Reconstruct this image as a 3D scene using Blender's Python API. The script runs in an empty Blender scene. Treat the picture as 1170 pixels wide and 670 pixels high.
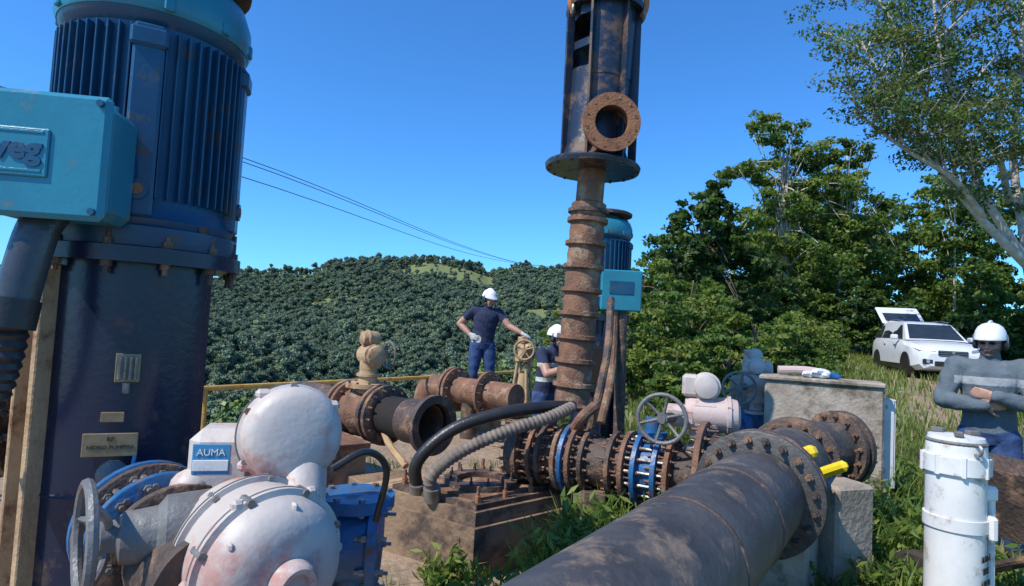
import bpy, math, random
import numpy as np
from mathutils import Vector, Matrix
random.seed(7)
RNG=np.random.default_rng(11)
V=Vector
scene=bpy.context.scene

# ------------------------------------------------------------------ materials
def mat(name,c1,c2=None,scale=6.0,rough=0.6,metal=0.0,bump=0.0,bscale=None,c3=None,t3=0.6,s3=2.5,trans=0.0,lo=0.35,hi=0.65,coat=0.0,stretch=None,spec=0.5):
    m=bpy.data.materials.new(name); m.use_nodes=True
    nt=m.node_tree; N=nt.nodes; L=nt.links
    p=N['Principled BSDF']; out=N['Material Output']
    tc=N.new('ShaderNodeTexCoord'); src=tc.outputs['Object']
    if stretch:
        mp=N.new('ShaderNodeMapping'); mp.inputs['Scale'].default_value=stretch
        L.new(src,mp.inputs['Vector']); src=mp.outputs['Vector']
    if c2 is None: c2=tuple(x*0.75 for x in c1)
    n=N.new('ShaderNodeTexNoise'); n.inputs['Scale'].default_value=scale; n.inputs['Detail'].default_value=8; n.inputs['Roughness'].default_value=0.65
    L.new(src,n.inputs['Vector'])
    r=N.new('ShaderNodeMapRange'); r.inputs[1].default_value=lo; r.inputs[2].default_value=hi
    L.new(n.outputs['Fac'],r.inputs[0])
    mx=N.new('ShaderNodeMix'); mx.data_type='RGBA'
    mx.inputs[6].default_value=(*c1,1); mx.inputs[7].default_value=(*c2,1)
    L.new(r.outputs[0],mx.inputs[0]); col=mx.outputs[2]
    if c3 is not None:
        n3=N.new('ShaderNodeTexNoise'); n3.inputs['Scale'].default_value=s3; n3.inputs['Detail'].default_value=10; n3.inputs['Roughness'].default_value=0.7
        L.new(src,n3.inputs['Vector'])
        r3=N.new('ShaderNodeMapRange'); r3.inputs[1].default_value=t3-0.05; r3.inputs[2].default_value=t3+0.06
        L.new(n3.outputs['Fac'],r3.inputs[0])
        m3=N.new('ShaderNodeMix'); m3.data_type='RGBA'; m3.inputs[7].default_value=(*c3,1)
        L.new(r3.outputs[0],m3.inputs[0]); L.new(col,m3.inputs[6]); col=m3.outputs[2]
        rr=N.new('ShaderNodeMapRange'); rr.inputs[1].default_value=0; rr.inputs[2].default_value=1; rr.inputs[3].default_value=rough; rr.inputs[4].default_value=min(.95,rough+.35)
        L.new(r3.outputs[0],rr.inputs[0]); L.new(rr.outputs[0],p.inputs['Roughness'])
    L.new(col,p.inputs['Base Color'])
    if c3 is None: p.inputs['Roughness'].default_value=rough
    p.inputs['Metallic'].default_value=metal
    p.inputs['Specular IOR Level'].default_value=spec
    if coat: p.inputs['Coat Weight'].default_value=coat
    if bump:
        nb=N.new('ShaderNodeTexNoise'); nb.inputs['Scale'].default_value=bscale or scale*4; nb.inputs['Detail'].default_value=6
        L.new(src,nb.inputs['Vector'])
        b=N.new('ShaderNodeBump'); b.inputs['Strength'].default_value=bump; b.inputs['Distance'].default_value=0.02
        L.new(nb.outputs['Fac'],b.inputs['Height']); L.new(b.outputs[0],p.inputs['Normal'])
    return m
def leafmat(name,c,trans=0.35,rough=.5):
    m=bpy.data.materials.new(name); m.use_nodes=True
    nt=m.node_tree; N=nt.nodes; L=nt.links; p=N['Principled BSDF']; out=N['Material Output']
    p.inputs['Base Color'].default_value=(*c,1); p.inputs['Roughness'].default_value=rough; p.inputs['Specular IOR Level'].default_value=.3
    if trans:
        t=N.new('ShaderNodeBsdfTranslucent'); t.inputs['Color'].default_value=(min(1,c[0]*1.25),min(1,c[1]*1.2),c[2]*.8,1)
        ms=N.new('ShaderNodeMixShader'); ms.inputs[0].default_value=trans
        L.new(p.outputs[0],ms.inputs[1]); L.new(t.outputs[0],ms.inputs[2]); L.new(ms.outputs[0],out.inputs['Surface'])
    return m
M={}
M['teal']=mat('teal_paint',(0.025,0.23,0.32),(0.02,0.17,0.25),3,0.30,0,0.06,60,c3=(0.10,0.17,0.17),t3=0.62,s3=6)
M['motorblue']=mat('motor_blue',(0.012,0.080,0.16),(0.010,0.048,0.11),3,0.34,0,0.06,60,c3=(0.10,0.08,0.06),t3=0.62,s3=7)
M['navy']=mat('navy_steel',(0.006,0.014,0.046),(0.013,0.018,0.036),3,0.27,0,0.08,40,c3=(0.10,0.06,0.04),t3=0.605,s3=5)
M['pumpsteel']=mat('blackened_steel',(0.012,0.024,0.050),(0.026,0.032,0.044),3,0.27,0,0.10,40,c3=(0.13,0.075,0.045),t3=0.56,s3=4)
M['rust']=mat('rust',(0.26,0.125,0.068),(0.12,0.065,0.042),7,0.8,0,0.5,60,c3=(0.34,0.23,0.15),t3=0.57,s3=6)
M['rustdark']=mat('rust_dark',(0.105,0.068,0.050),(0.045,0.034,0.030),6,0.62,0,0.5,50,c3=(0.26,0.15,0.09),t3=0.56,s3=7)
M['rustorange']=mat('rust_orange',(0.36,0.16,0.075),(0.22,0.09,0.045),8,0.85,0,0.4,60)
M['pipe']=mat('weathered_pipe',(0.085,0.078,0.072),(0.040,0.037,0.036),4,0.5,0,0.35,40,c3=(0.18,0.135,0.10),t3=0.58,s3=5)
M['bluering']=mat('blue_flange',(0.025,0.15,0.36),(0.02,0.085,0.20),8,0.4,0,0.2,50,c3=(0.12,0.08,0.06),t3=0.57,s3=9)
M['actwhite']=mat('actuator_cream',(0.56,0.50,0.45),(0.45,0.39,0.34),2.5,0.5,0,0.10,40,c3=(0.46,0.25,0.21),t3=0.575,s3=4.5)
M['actgrey']=mat('actuator_grey',(0.19,0.19,0.185),(0.11,0.11,0.108),6,0.45,0,0.3,50,c3=(0.22,0.14,0.1),t3=0.61,s3=6)
M['actpink']=mat('actuator_faded_red',(0.52,0.36,0.32),(0.52,0.43,0.39),3,0.6,0,0.15,40,c3=(0.42,0.18,0.15),t3=0.63,s3=5)
M['tan']=mat('tan_primer',(0.50,0.35,0.19),(0.36,0.22,0.12),6,0.75,0,0.3,50,c3=(0.19,0.09,0.045),t3=0.59,s3=6)
M['yellow']=mat('yellow_rail_paint',(0.62,0.38,0.08),(0.48,0.26,0.06),8,0.6,0,0.2,50,c3=(0.2,0.09,0.04),t3=0.62,s3=9)
M['yel2']=mat('bright_yellow',(0.80,0.62,0.02),(0.7,0.5,0.02),8,0.4)
M['black']=mat('black_rubber',(0.015,0.015,0.016),(0.03,0.028,0.026),8,0.4,0,0.15,60)
M['conduit']=mat('dark_conduit',(0.06,0.065,0.07),(0.035,0.038,0.042),8,0.25,0,0.1,60)
M['void']=mat('dark_interior',(0.012,0.010,0.009),(0.02,0.015,0.012),8,0.9)
M['hose']=mat('tan_hose',(0.25,0.20,0.15),(0.15,0.12,0.10),10,0.7,0,0.2,60)
M['steel']=mat('galvanised',(0.32,0.31,0.29),(0.18,0.16,0.14),12,0.4,0.5,0.2,80,c3=(0.2,0.1,0.06),t3=0.6,s3=14)
M['brass']=mat('name_plate',(0.33,0.25,0.15),(0.22,0.16,0.09),20,0.4,0.3)
M['platelabel']=mat('plate_label',(0.05,0.04,0.03))
M['conc']=mat('concrete',(0.42,0.36,0.29),(0.28,0.23,0.18),4,0.9,0,0.5,30,c3=(0.15,0.12,0.08),t3=0.57,s3=3)
M['concbrown']=mat('stained_concrete',(0.30,0.20,0.12),(0.16,0.10,0.065),3,0.9,0,0.6,25,c3=(0.07,0.05,0.04),t3=0.57,s3=3)
M['white']=mat('white_paint',(0.76,0.75,0.72),(0.64,0.63,0.60),6,0.35,0,0.05,30,c3=(0.38,0.31,0.24),t3=0.62,s3=12)
M['whiteplastic']=mat('white_plastic',(0.80,0.80,0.80),(0.74,0.74,0.74),6,0.3)
M['label']=mat('blue_label',(0.04,0.22,0.42),(0.05,0.26,0.46),8,0.5)
M['orange']=mat('sling_webbing',(0.55,0.22,0.07),(0.40,0.14,0.05),20,0.8)
M['skin']=mat('skin',(0.46,0.26,0.18),(0.40,0.20,0.14),12,0.5,0,0.1,80)
M['stubble']=mat('beard',(0.22,0.13,0.10),(0.13,0.08,0.065),60,0.8)
M['hair']=mat('hair',(0.02,0.015,0.012),(0.03,0.02,0.015),60,0.7)
M['eye']=mat('eye',(0.02,0.015,0.012),(0.02,0.015,0.012),5,0.2)
M['eyew']=mat('eye_white',(0.7,0.68,0.65),(0.7,0.68,0.65),5,0.3)
M['lip']=mat('lips',(0.28,0.11,0.09),(0.25,0.10,0.08),9,0.5)
M['jeans']=mat('jeans',(0.035,0.075,0.19),(0.02,0.045,0.12),14,0.9,0,0.5,24)
M['shirtnavy']=mat('navy_shirt',(0.022,0.030,0.075),(0.015,0.022,0.055),9,0.9,0,0.5,18)
M['sweater']=mat('grey_sweater',(0.12,0.15,0.17),(0.09,0.115,0.135),9,0.95,0,0.6,22)
M['sweater2']=mat('sweater_band',(0.34,0.36,0.37),(0.28,0.30,0.31),9,0.95,0,0.6,22)
M['boot']=mat('boots',(0.03,0.022,0.018),(0.05,0.04,0.03),9,0.7,0,0.3,30)
M['glove']=mat('glove',(0.55,0.53,0.48),(0.42,0.40,0.36),14,0.9,0,0.3,50)
M['reflect']=mat('reflective_tape',(0.6,0.62,0.55),(0.5,0.52,0.46),14,0.4)
M['carwhite']=mat('car_paint',(0.72,0.73,0.74),(0.68,0.69,0.70),3,0.25,0,0,coat=0.6)
M['glass']=mat('dark_glass',(0.02,0.025,0.03),(0.03,0.04,0.045),3,0.08,0,0,spec=0.8)
M['lens']=mat('dark_lens',(0.015,0.013,0.012),(0.02,0.018,0.016),3,0.35,0,0,spec=0.3)
M['lamp']=mat('head_lamp',(0.5,0.52,0.55),(0.25,0.27,0.3),30,0.12,0.3)
M['tyre']=mat('tyre',(0.02,0.02,0.02),(0.05,0.04,0.03),8,0.85)
M['alloy']=mat('alloy',(0.4,0.4,0.42),(0.3,0.3,0.32),8,0.3,0.7)
M['bark']=mat('bark',(0.15,0.11,0.08),(0.08,0.06,0.045),5,0.9,0,0.8,20,stretch=(1,1,0.3))
M['barkpale']=mat('pale_bark',(0.55,0.50,0.43),(0.32,0.28,0.23),4,0.85,0,0.5,20)
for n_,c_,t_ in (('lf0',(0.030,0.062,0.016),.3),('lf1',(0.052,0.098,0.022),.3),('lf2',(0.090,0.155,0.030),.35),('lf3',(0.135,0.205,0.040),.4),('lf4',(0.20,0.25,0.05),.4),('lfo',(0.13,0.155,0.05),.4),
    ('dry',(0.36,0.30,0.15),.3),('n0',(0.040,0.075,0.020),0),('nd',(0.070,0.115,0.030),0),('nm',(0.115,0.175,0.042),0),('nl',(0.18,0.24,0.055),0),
    ('f0',(0.060,0.095,0.065),0),('fd',(0.095,0.14,0.080),0),('fm',(0.14,0.195,0.10),0),('fl',(0.20,0.255,0.125),0),('fx',(0.25,0.29,0.15),0)):  # far palette: paler and bluer, distance haze mixed into the leaf colours
    M[n_]=leafmat('foliage_'+n_,c_,t_)
M['paving']=mat('paving_stone',(0.26,0.19,0.14),(0.19,0.14,0.10),9,0.9,0,0.5,40)

# ------------------------------------------------------------------ builder
def perp(a):
    a=V(a).normalized(); h=V((0,0,1)) if abs(a.z)<0.9 else V((1,0,0))
    u=h.cross(a).normalized(); return a,u,a.cross(u).normalized()
def catmull(pts,n=8):
    pts=[V(p) for p in pts]; P=[pts[0]*2-pts[1]]+pts+[pts[-1]*2-pts[-2]]; o=[]
    for i in range(1,len(P)-2):
        for k in range(n):
            t=k/n; a,b,c,d=P[i-1],P[i],P[i+1],P[i+2]
            o.append(0.5*((2*b)+(c-a)*t+(2*a-5*b+4*c-d)*t*t+(3*b-a-3*c+d)*t**3))
    o.append(pts[-1]); return o
class B:
    def __init__(s): s.v=[];s.l=[];s.c=[];s.m=[];s.n=0;s.mats=[]
    def mi(s,m):
        if isinstance(m,str): m=M[m]
        if m not in s.mats: s.mats.append(m)
        return s.mats.index(m)
    def add(s,v,f,m):
        v=np.array([tuple(p) for p in v],dtype=float).reshape(-1,3)
        l=[i for q in f for i in q]
        s.v.append(v); s.l.append(np.array(l,dtype=np.int64)+s.n); s.c.append(np.array([len(q) for q in f])); 
        s.m.append(np.full(len(f),s.mi(m))); s.n+=len(v)
    def addnp(s,v,q,mi):
        s.v.append(v); s.l.append(q.reshape(-1)+s.n); s.c.append(np.full(len(q),q.shape[1])); s.m.append(mi); s.n+=len(v)
    def lathe(s,p0,axis,prof,m,n=32,cap=True,a0=0,a1=None,sx=1.0):
        a,u,w=perp(axis); p0=V(p0); vs=[];fs=[]
        full=a1 is None
        k=n if full else n+1
        for t,r in prof:
            for i in range(k):
                th=2*math.pi*i/n if full else a0+(a1-a0)*i/n
                vs.append(p0+a*t+u*(math.cos(th)*r*sx)+w*(math.sin(th)*r))
        for j in range(len(prof)-1):
            for i in range(n):
                i2=(i+1)%k if full else i+1
                fs.append((j*k+i,j*k+i2,(j+1)*k+i2,(j+1)*k+i))
        if cap and full:
            fs.append(tuple(range(k))[::-1]); b=(len(prof)-1)*k; fs.append(tuple(b+i for i in range(k)))
        s.add(vs,fs,m)
    def cyl(s,p0,p1,r0,m,r1=None,n=24,cap=True):
        p0=V(p0);p1=V(p1); d=(p1-p0); s.lathe(p0,d,[(0,r0),(d.length,r0 if r1 is None else r1)],m,n,cap)
    def ring(s,c,axis,ro,ri,th,m,n=32):
        c=V(c); a=V(axis).normalized(); s.lathe(c-a*th/2,a,[(0,ri),(0,ro),(th,ro),(th,ri),(0,ri)],m,n,False)
    def sphere(s,c,r,m,n=16,R=None):
        if not hasattr(r,'__len__'): r=(r,r,r)
        vs=[];fs=[]; h=n//2; c=V(c)
        for j in range(h+1):
            ph=math.pi*j/h
            for i in range(n):
                th=2*math.pi*i/n; p=V((r[0]*math.sin(ph)*math.cos(th),r[1]*math.sin(ph)*math.sin(th),r[2]*math.cos(ph)))
                if R is not None: p=R@p
                vs.append(c+p)
        for j in range(h):
            for i in range(n): fs.append((j*n+i,(j+1)*n+i,(j+1)*n+(i+1)%n,j*n+(i+1)%n))
        s.add(vs,fs,m)
    def box(s,c,size,m,rz=0,R=None,bev=0.006):
        x,y,z=[q/2 for q in size]; b=min(bev,x*0.9,y*0.9,z*0.9)
        if R is None: R=Matrix.Rotation(rz,3,'Z')
        c=V(c); vs=[];idx={}
        for sx in(-1,1):
            for sy in(-1,1):
                for sz in(-1,1):
                    for k,(bx,by,bz) in enumerate(((0,b,b),(b,0,b),(b,b,0))):
                        idx[(sx,sy,sz,k)]=len(vs); vs.append(c+R@V((sx*(x-bx),sy*(y-by),sz*(z-bz))))
        f=[]
        for sg in(-1,1):
            q=[(-1,-1),(1,-1),(1,1),(-1,1)]
            f.append([idx[(sg,a,bb,0)] for a,bb in q][::sg]); f.append([idx[(a,sg,bb,1)] for a,bb in q][::-sg]); f.append([idx[(a,bb,sg,2)] for a,bb in q][::sg])
        for a in(-1,1):
            for bb in(-1,1):
                f.append((idx[(a,bb,-1,0)],idx[(a,bb,1,0)],idx[(a,bb,1,1)],idx[(a,bb,-1,1)]))
                f.append((idx[(a,-1,bb,0)],idx[(a,1,bb,0)],idx[(a,1,bb,2)],idx[(a,-1,bb,2)]))
                f.append((idx[(-1,a,bb,1)],idx[(1,a,bb,1)],idx[(1,a,bb,2)],idx[(-1,a,bb,2)]))
        for a in(-1,1):
            for bb in(-1,1):
                for cc in(-1,1): f.append(tuple(idx[(a,bb,cc,k)] for k in range(3)))
        s.add(vs,f,m)
    def tube(s,pts,r,m,n=10,sub=8,corr=0,smooth=True):
        P=catmull(pts,sub) if smooth else [V(p) for p in pts]
        if corr:
            L=[0]
            for i in range(1,len(P)): L.append(L[-1]+(P[i]-P[i-1]).length)
            K=int(L[-1]/corr*2); Q=[];j=0
            for k in range(K+1):
                t=L[-1]*k/K
                while j<len(L)-2 and L[j+1]<t: j+=1
                Q.append(P[j].lerp(P[j+1],min(1,(t-L[j])/max(1e-6,L[j+1]-L[j]))))
            P=Q
        a,u,w=perp(P[1]-P[0]); vs=[];fs=[];k=len(P)
        for i,p in enumerate(P):
            d=(P[min(i+1,k-1)]-P[max(i-1,0)]).normalized()
            u=(u-d*u.dot(d)).normalized(); w=d.cross(u)
            rr=r if not hasattr(r,'__len__') else r[0]+(r[1]-r[0])*i/(k-1)
            if corr and i%2: rr*=0.84
            for q in range(n):
                th=2*math.pi*q/n; vs.append(p+u*math.cos(th)*rr+w*math.sin(th)*rr)
        for i in range(k-1):
            for q in range(n): fs.append((i*n+q,i*n+(q+1)%n,(i+1)*n+(q+1)%n,(i+1)*n+q))
        fs.append(tuple(range(n))[::-1]); fs.append(tuple((k-1)*n+q for q in range(n)))
        s.add(vs,fs,m)
    def torus(s,c,axis,R,r,m,n=36,k=8):
        a,u,w=perp(axis); c=V(c); s_=[c+u*math.cos(2*math.pi*i/n)*R+w*math.sin(2*math.pi*i/n)*R for i in range(n)]
        vs=[];fs=[]
        for i in range(n):
            th=2*math.pi*i/n; o=u*math.cos(th)+w*math.sin(th)
            for q in range(k):
                p=2*math.pi*q/k; vs.append(s_[i]+o*math.cos(p)*r+a*math.sin(p)*r)
        for i in range(n):
            for q in range(k): fs.append((i*k+q,i*k+(q+1)%k,((i+1)%n)*k+(q+1)%k,((i+1)%n)*k+q))
        s.add(vs,fs,m)
    def bolts(s,c,axis,R,n,r,h,m,off=0.0,stud=True):
        a,u,w=perp(axis); c=V(c)
        for i in range(n):
            th=2*math.pi*(i+0.5)/n+off; p=c+u*math.cos(th)*R+w*math.sin(th)*R
            s.lathe(p-a*h,a,[(0,r),(2*h,r)],m,6)
            if stud: e=random.uniform(1.3,2.1); s.lathe(p-a*h*e,a,[(0,r*.55),(2*e*h,r*.55)],m,6)
    def flange(s,c,axis,R,th,m,nb=12,br=0.014,bm='rustdark',pr=0.86):
        c=V(c);a=V(axis).normalized()
        s.lathe(c-a*th/2,a,[(0,R*.97),(th*.1,R),(th*.9,R),(th,R*.97)],m,40)
        if nb: s.bolts(c,a,R*pr,nb,br,th/2+br*.9,bm,random.random())
    def wheel(s,c,axis,R,r,m,sp=4,hub=0.03,dish=0.03,off=0.3):
        a,u,w=perp(axis);c=V(c); s.torus(c,a,R,r,m)
        s.lathe(c-a*(dish+.03),a,[(0,hub),(.05,hub)],m,12)
        for i in range(sp):
            th=off+2*math.pi*i/sp; e=c+(u*math.cos(th)+w*math.sin(th))*R
            s.tube([c-a*dish,(c-a*dish).lerp(e,.5)-a*dish*.3,e],r*.75,m,8,4)
    def text(s,txt,c,R,size,m,ext=0.003,sx=1.0,off=0.0):
        cu=bpy.data.curves.new('t','FONT'); cu.body=txt; cu.size=size; cu.extrude=ext; cu.offset=off; cu.align_x='CENTER'; cu.align_y='CENTER'; cu.resolution_u=3
        o=bpy.data.objects.new('t',cu); scene.collection.objects.link(o)
        dg=bpy.context.evaluated_depsgraph_get(); me=bpy.data.meshes.new_from_object(o.evaluated_get(dg))
        c=V(c); vs=[c+R@V((v.co.x*sx,v.co.y,v.co.z)) for v in me.vertices]; fs=[tuple(p.vertices) for p in me.polygons]
        if fs: s.add(vs,fs,m)
        bpy.data.objects.remove(o); bpy.data.meshes.remove(me)
    def build(s,name,angle=35,flat=False):
        me=bpy.data.meshes.new(name)
        v=np.concatenate(s.v); l=np.concatenate(s.l); c=np.concatenate(s.c); mi=np.concatenate(s.m)
        me.vertices.add(len(v)); me.vertices.foreach_set('co',v.astype(np.float32).ravel())
        me.loops.add(len(l)); me.loops.foreach_set('vertex_index',l.astype(np.int32))
        me.polygons.add(len(c)); me.polygons.foreach_set('loop_start',np.concatenate([[0],np.cumsum(c)[:-1]]).astype(np.int32))
        me.polygons.foreach_set('material_index',mi.astype(np.int32))
        for m in s.mats: me.materials.append(m)
        me.update(calc_edges=True); me.validate()
        if not flat:
            me.shade_smooth(); me.set_sharp_from_angle(angle=math.radians(angle))
        o=bpy.data.objects.new(name,me); scene.collection.objects.link(o); return o

def sst(x,a,b):
    t=np.clip((x-a)/(b-a),0,1); return t*t*(3-2*t)
def vnoise(x,y,s=1.0):
    return (np.sin(x*1.3*s+1.7)*np.cos(y*1.1*s+.3)+.5*np.sin(x*2.9*s+y*1.7*s+2)+.25*np.sin(x*5.3*s-y*6.1*s+1))/1.75
# ------------------------------------------------------------------ terrain
SX=np.array([-1.2,-.8,-.48,-.34,-.24,-.17,-.10,-.04,.08,.22,.5,1.2]); SZ=np.array([.05,.05,.058,.080,.098,.106,.103,.094,.100,.078,.07,.07])
HD=800.0
def H(x,y):
    x=np.asarray(x,float);y=np.asarray(y,float)
    s=(x+3.23)*-.81+(y-6.6)*.59 - np.maximum(0,x)*.75
    near=-(np.maximum(0,s-.6))*.45*sst(s,.4,3); near=np.maximum(near,-22)
    rise=.75*sst(y,6,19)*sst(x,2,6)+ .05*np.maximum(0,y-19)*sst(x,3,9)*(y<60)
    near=near+rise*(s<.6)+.03*vnoise(x,y,1.1)
    yy=np.maximum(y,1); X=x/yy
    crest=np.interp(X,SX,SZ)*HD+1.65-7+3.0*np.sin(X*41)+1.8*np.sin(X*83+1)
    tt=np.clip((yy-190)/(HD-190),0,1); up=tt**1.75
    far=-26+(crest+26)*up+ 10*vnoise(x*.012,y*.010)*sst(yy,110,260)*(1-sst(yy,HD*.70,HD)) - 10*sst(yy,70,150)*(1-sst(yy,190,380))
    far=np.where(yy>HD,crest-(yy-HD)*.15,far)
    far=np.maximum(far,-42)
    w=sst(y,25,60)
    return np.where(y>0,np.where(y>60,np.maximum(far,-42)*w, np.maximum(near,far*w-24*(1-w))),near)
def path_d(x,y):
    ax,ay,bx,by=3.5,3.5,12.6,18.5; dx,dy=bx-ax,by-ay
    t=np.clip(((x-ax)*dx+(y-ay)*dy)/(dx*dx+dy*dy),0,1.6); return np.hypot(x-ax-dx*t,y-ay-dy*t)
def ground():
    n=380; t=np.linspace(-1,1,n); gx=np.sinh(t*6.0)/np.sinh(6.0)*1100; ty=np.linspace(-.42,1,n); gy=np.sinh(ty*6.0)/np.sinh(6.0)*1500+4
    X,Y=np.meshgrid(gx,gy); Z=H(X,Y)
    v=np.stack([X,Y,Z],-1).reshape(-1,3); i=np.arange(n*n).reshape(n,n)
    q=np.stack([i[:-1,:-1],i[:-1,1:],i[1:,1:],i[1:,:-1]],-1).reshape(-1,4)
    m=bpy.data.materials.new('ground_soil'); m.use_nodes=True; nt=m.node_tree;N=nt.nodes;L=nt.links;p=N['Principled BSDF']
    tc=N.new('ShaderNodeTexCoord')
    def noise(sc,d=8):
        a=N.new('ShaderNodeTexNoise'); a.inputs['Scale'].default_value=sc; a.inputs['Detail'].default_value=d; a.inputs['Roughness'].default_value=.7; L.new(tc.outputs['Object'],a.inputs['Vector']); return a.outputs['Fac']
    def mix(f,a,b):
        x=N.new('ShaderNodeMix'); x.data_type='RGBA'
        for s_,k in((a,6),(b,7)):
            if isinstance(s_,tuple): x.inputs[k].default_value=(*s_,1)
            else: L.new(s_,x.inputs[k])
        L.new(f,x.inputs[0]); return x.outputs[2]
    def mr(f,a,b):
        x=N.new('ShaderNodeMapRange'); x.inputs[1].default_value=a; x.inputs[2].default_value=b; L.new(f,x.inputs[0]); return x.outputs[0]
    dirt=mix(mr(noise(2.5),.35,.65),(0.36,0.24,0.15),(0.22,0.15,0.095)); dirt=mix(mr(noise(22),.45,.7),dirt,(0.42,0.33,0.23))
    grs=mix(mr(noise(1.2),.35,.65),(0.11,0.145,0.045),(0.20,0.22,0.08))
    at=N.new('ShaderNodeAttribute'); at.attribute_name='soil'
    ad=N.new('ShaderNodeMath'); ad.operation='MULTIPLY_ADD'; ad.inputs[1].default_value=1.0
    sb=N.new('ShaderNodeMath'); sb.operation='SUBTRACT'; sb.inputs[1].default_value=.5; L.new(noise(1.8),sb.inputs[0])
    sc=N.new('ShaderNodeMath'); sc.operation='MULTIPLY'; sc.inputs[1].default_value=2.4; L.new(sb.outputs[0],sc.inputs[0])
    L.new(at.outputs['Fac'],ad.inputs[0]); L.new(sc.outputs[0],ad.inputs[2])
    L.new(mix(mr(ad.outputs[0],.35,.65),grs,dirt),p.inputs['Base Color']); p.inputs['Roughness'].default_value=.95
    b=N.new('ShaderNodeBump'); b.inputs['Strength'].default_value=.6; b.inputs['Distance'].default_value=.05; L.new(noise(14),b.inputs['Height']); L.new(b.outputs[0],p.inputs['Normal'])
    g=B(); M['ground']=m; g.mi('ground'); g.addnp(v,q,np.zeros(len(q),int)); o=g.build('ground',angle=180)
    pd=path_d(X,Y); soil=np.clip(.85-pd/1.8,0,1)
    soil=np.maximum(soil,.9*(sst(-X,-.9,-.2)*sst(-Y,-12,-9)))
    soil=np.where(Y<40,soil,-1.0)
    at=o.data.attributes.new('soil','FLOAT','POINT'); at.data.foreach_set('value',soil.ravel().astype(np.float32))
ground()

# ------------------------------------------------------------------ foliage
def rand_unit(n,rng=RNG):
    a=rng.normal(size=(n,3)); return a/np.linalg.norm(a,axis=1,keepdims=True)
def leafquads(b,C,size,mi,out=None,aspect=1.7,rng=RNG):
    n=len(C); nrm=rand_unit(n,rng)
    if out is not None: nrm=nrm+out*.7; nrm/=np.linalg.norm(nrm,axis=1,keepdims=True)
    t=np.cross(nrm,rand_unit(n,rng)); t/=np.linalg.norm(t,axis=1,keepdims=True)+1e-9; w=np.cross(nrm,t)
    sz=(size*rng.uniform(.6,1.35,n))[:,None]; a=t*sz*.5*aspect; c=w*sz*.5
    bend=nrm*sz*.15
    v=np.stack([C-a,C-c+bend,C+a,C+c+bend],1).reshape(-1,3); q=np.arange(n*4).reshape(n,4)
    b.addnp(v,q,mi)
def crown(b,blobs,per,size,mats,spread=.28,shell=.45):
    idx=[b.mi(m) for m in mats]
    for (c,r,k) in blobs:
        c=np.array(c);r=np.array(r)
        d=rand_unit(k); rad=RNG.uniform(shell,1,k)**.7
        cc=c+d*r*rad[:,None]*(1+.2*RNG.normal(size=(k,1)))
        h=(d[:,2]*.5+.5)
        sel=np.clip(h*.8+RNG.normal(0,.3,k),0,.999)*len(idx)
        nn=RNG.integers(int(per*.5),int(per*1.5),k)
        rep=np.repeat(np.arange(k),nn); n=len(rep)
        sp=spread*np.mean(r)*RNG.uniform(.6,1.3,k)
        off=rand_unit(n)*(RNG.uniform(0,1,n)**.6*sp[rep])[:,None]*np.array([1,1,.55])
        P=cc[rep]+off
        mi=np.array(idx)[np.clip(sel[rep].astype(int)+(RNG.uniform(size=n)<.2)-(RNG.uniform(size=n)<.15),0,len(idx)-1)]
        leafquads(b,P,size,mi,out=d[rep]*.6+np.array([0,0,.5]))
def limb_tree(b,base,top,r,m,blobs,nl=7):
    base=V(base);top=V(top); j=V((random.uniform(-.3,.3),random.uniform(-.3,.3),0))*r*4
    b.tube([base-V((0,0,.4)),base.lerp(top,.35)+j,base.lerp(top,.7)-j,top],(r,r*.3),m,9,6)
    for c,rr,k in blobs:
        for i in range(nl):
            d=V(rand_unit(1)[0]); e=V(c)+V((d.x*rr[0],d.y*rr[1],abs(d.z)*rr[2]*.8))*.85
            s0=base.lerp(top,random.uniform(.35,.9)); mid=s0.lerp(e,.5)+V((0,0,.1*(e-s0).length))
            b.tube([s0,mid,e],(r*.32,r*.06),m,6,5)
def G(x,y): return float(H(x,y))
def tree(name,x,y,h,blobs,per,size,mats,r=.16,bark='bark',nl=6,spread=.28,shell=.45,lean=(0,0)):
    b=B(); z=G(x,y); bl=[((x+c[0],y+c[1],z+c[2]),rr,k) for c,rr,k in blobs]
    limb_tree(b,(x,y,z),(x+lean[0],y+lean[1],z+h*.85),r,bark,bl,nl); crown(b,bl,per,size,mats,spread,shell); return b.build(name,flat=True)
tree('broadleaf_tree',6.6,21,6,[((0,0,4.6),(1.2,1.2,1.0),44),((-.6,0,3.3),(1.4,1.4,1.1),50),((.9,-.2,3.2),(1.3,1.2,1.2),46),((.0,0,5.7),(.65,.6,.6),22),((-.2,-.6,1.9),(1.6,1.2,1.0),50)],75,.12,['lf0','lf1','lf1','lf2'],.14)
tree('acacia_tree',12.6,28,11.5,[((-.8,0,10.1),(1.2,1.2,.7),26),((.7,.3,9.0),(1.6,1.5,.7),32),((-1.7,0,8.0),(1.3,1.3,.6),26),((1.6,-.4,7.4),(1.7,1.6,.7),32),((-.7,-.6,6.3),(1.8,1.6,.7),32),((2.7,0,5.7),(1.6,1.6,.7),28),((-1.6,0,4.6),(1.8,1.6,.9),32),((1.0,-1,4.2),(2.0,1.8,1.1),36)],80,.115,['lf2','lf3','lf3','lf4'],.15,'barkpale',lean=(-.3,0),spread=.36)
tree('acacia_tree',15.8,29,11.0,[((0,0,9.4),(1.3,1.3,.7),26),((-1.2,0,7.9),(1.4,1.4,.7),26),((1.1,.4,7.0),(1.7,1.5,.8),30),((-.8,-.5,5.6),(1.8,1.6,.8),32),((.9,-.5,4.3),(2,1.8,1.1),34)],80,.115,['lf1','lf2','lf3','lf4'],.14,'barkpale',spread=.36)
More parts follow.
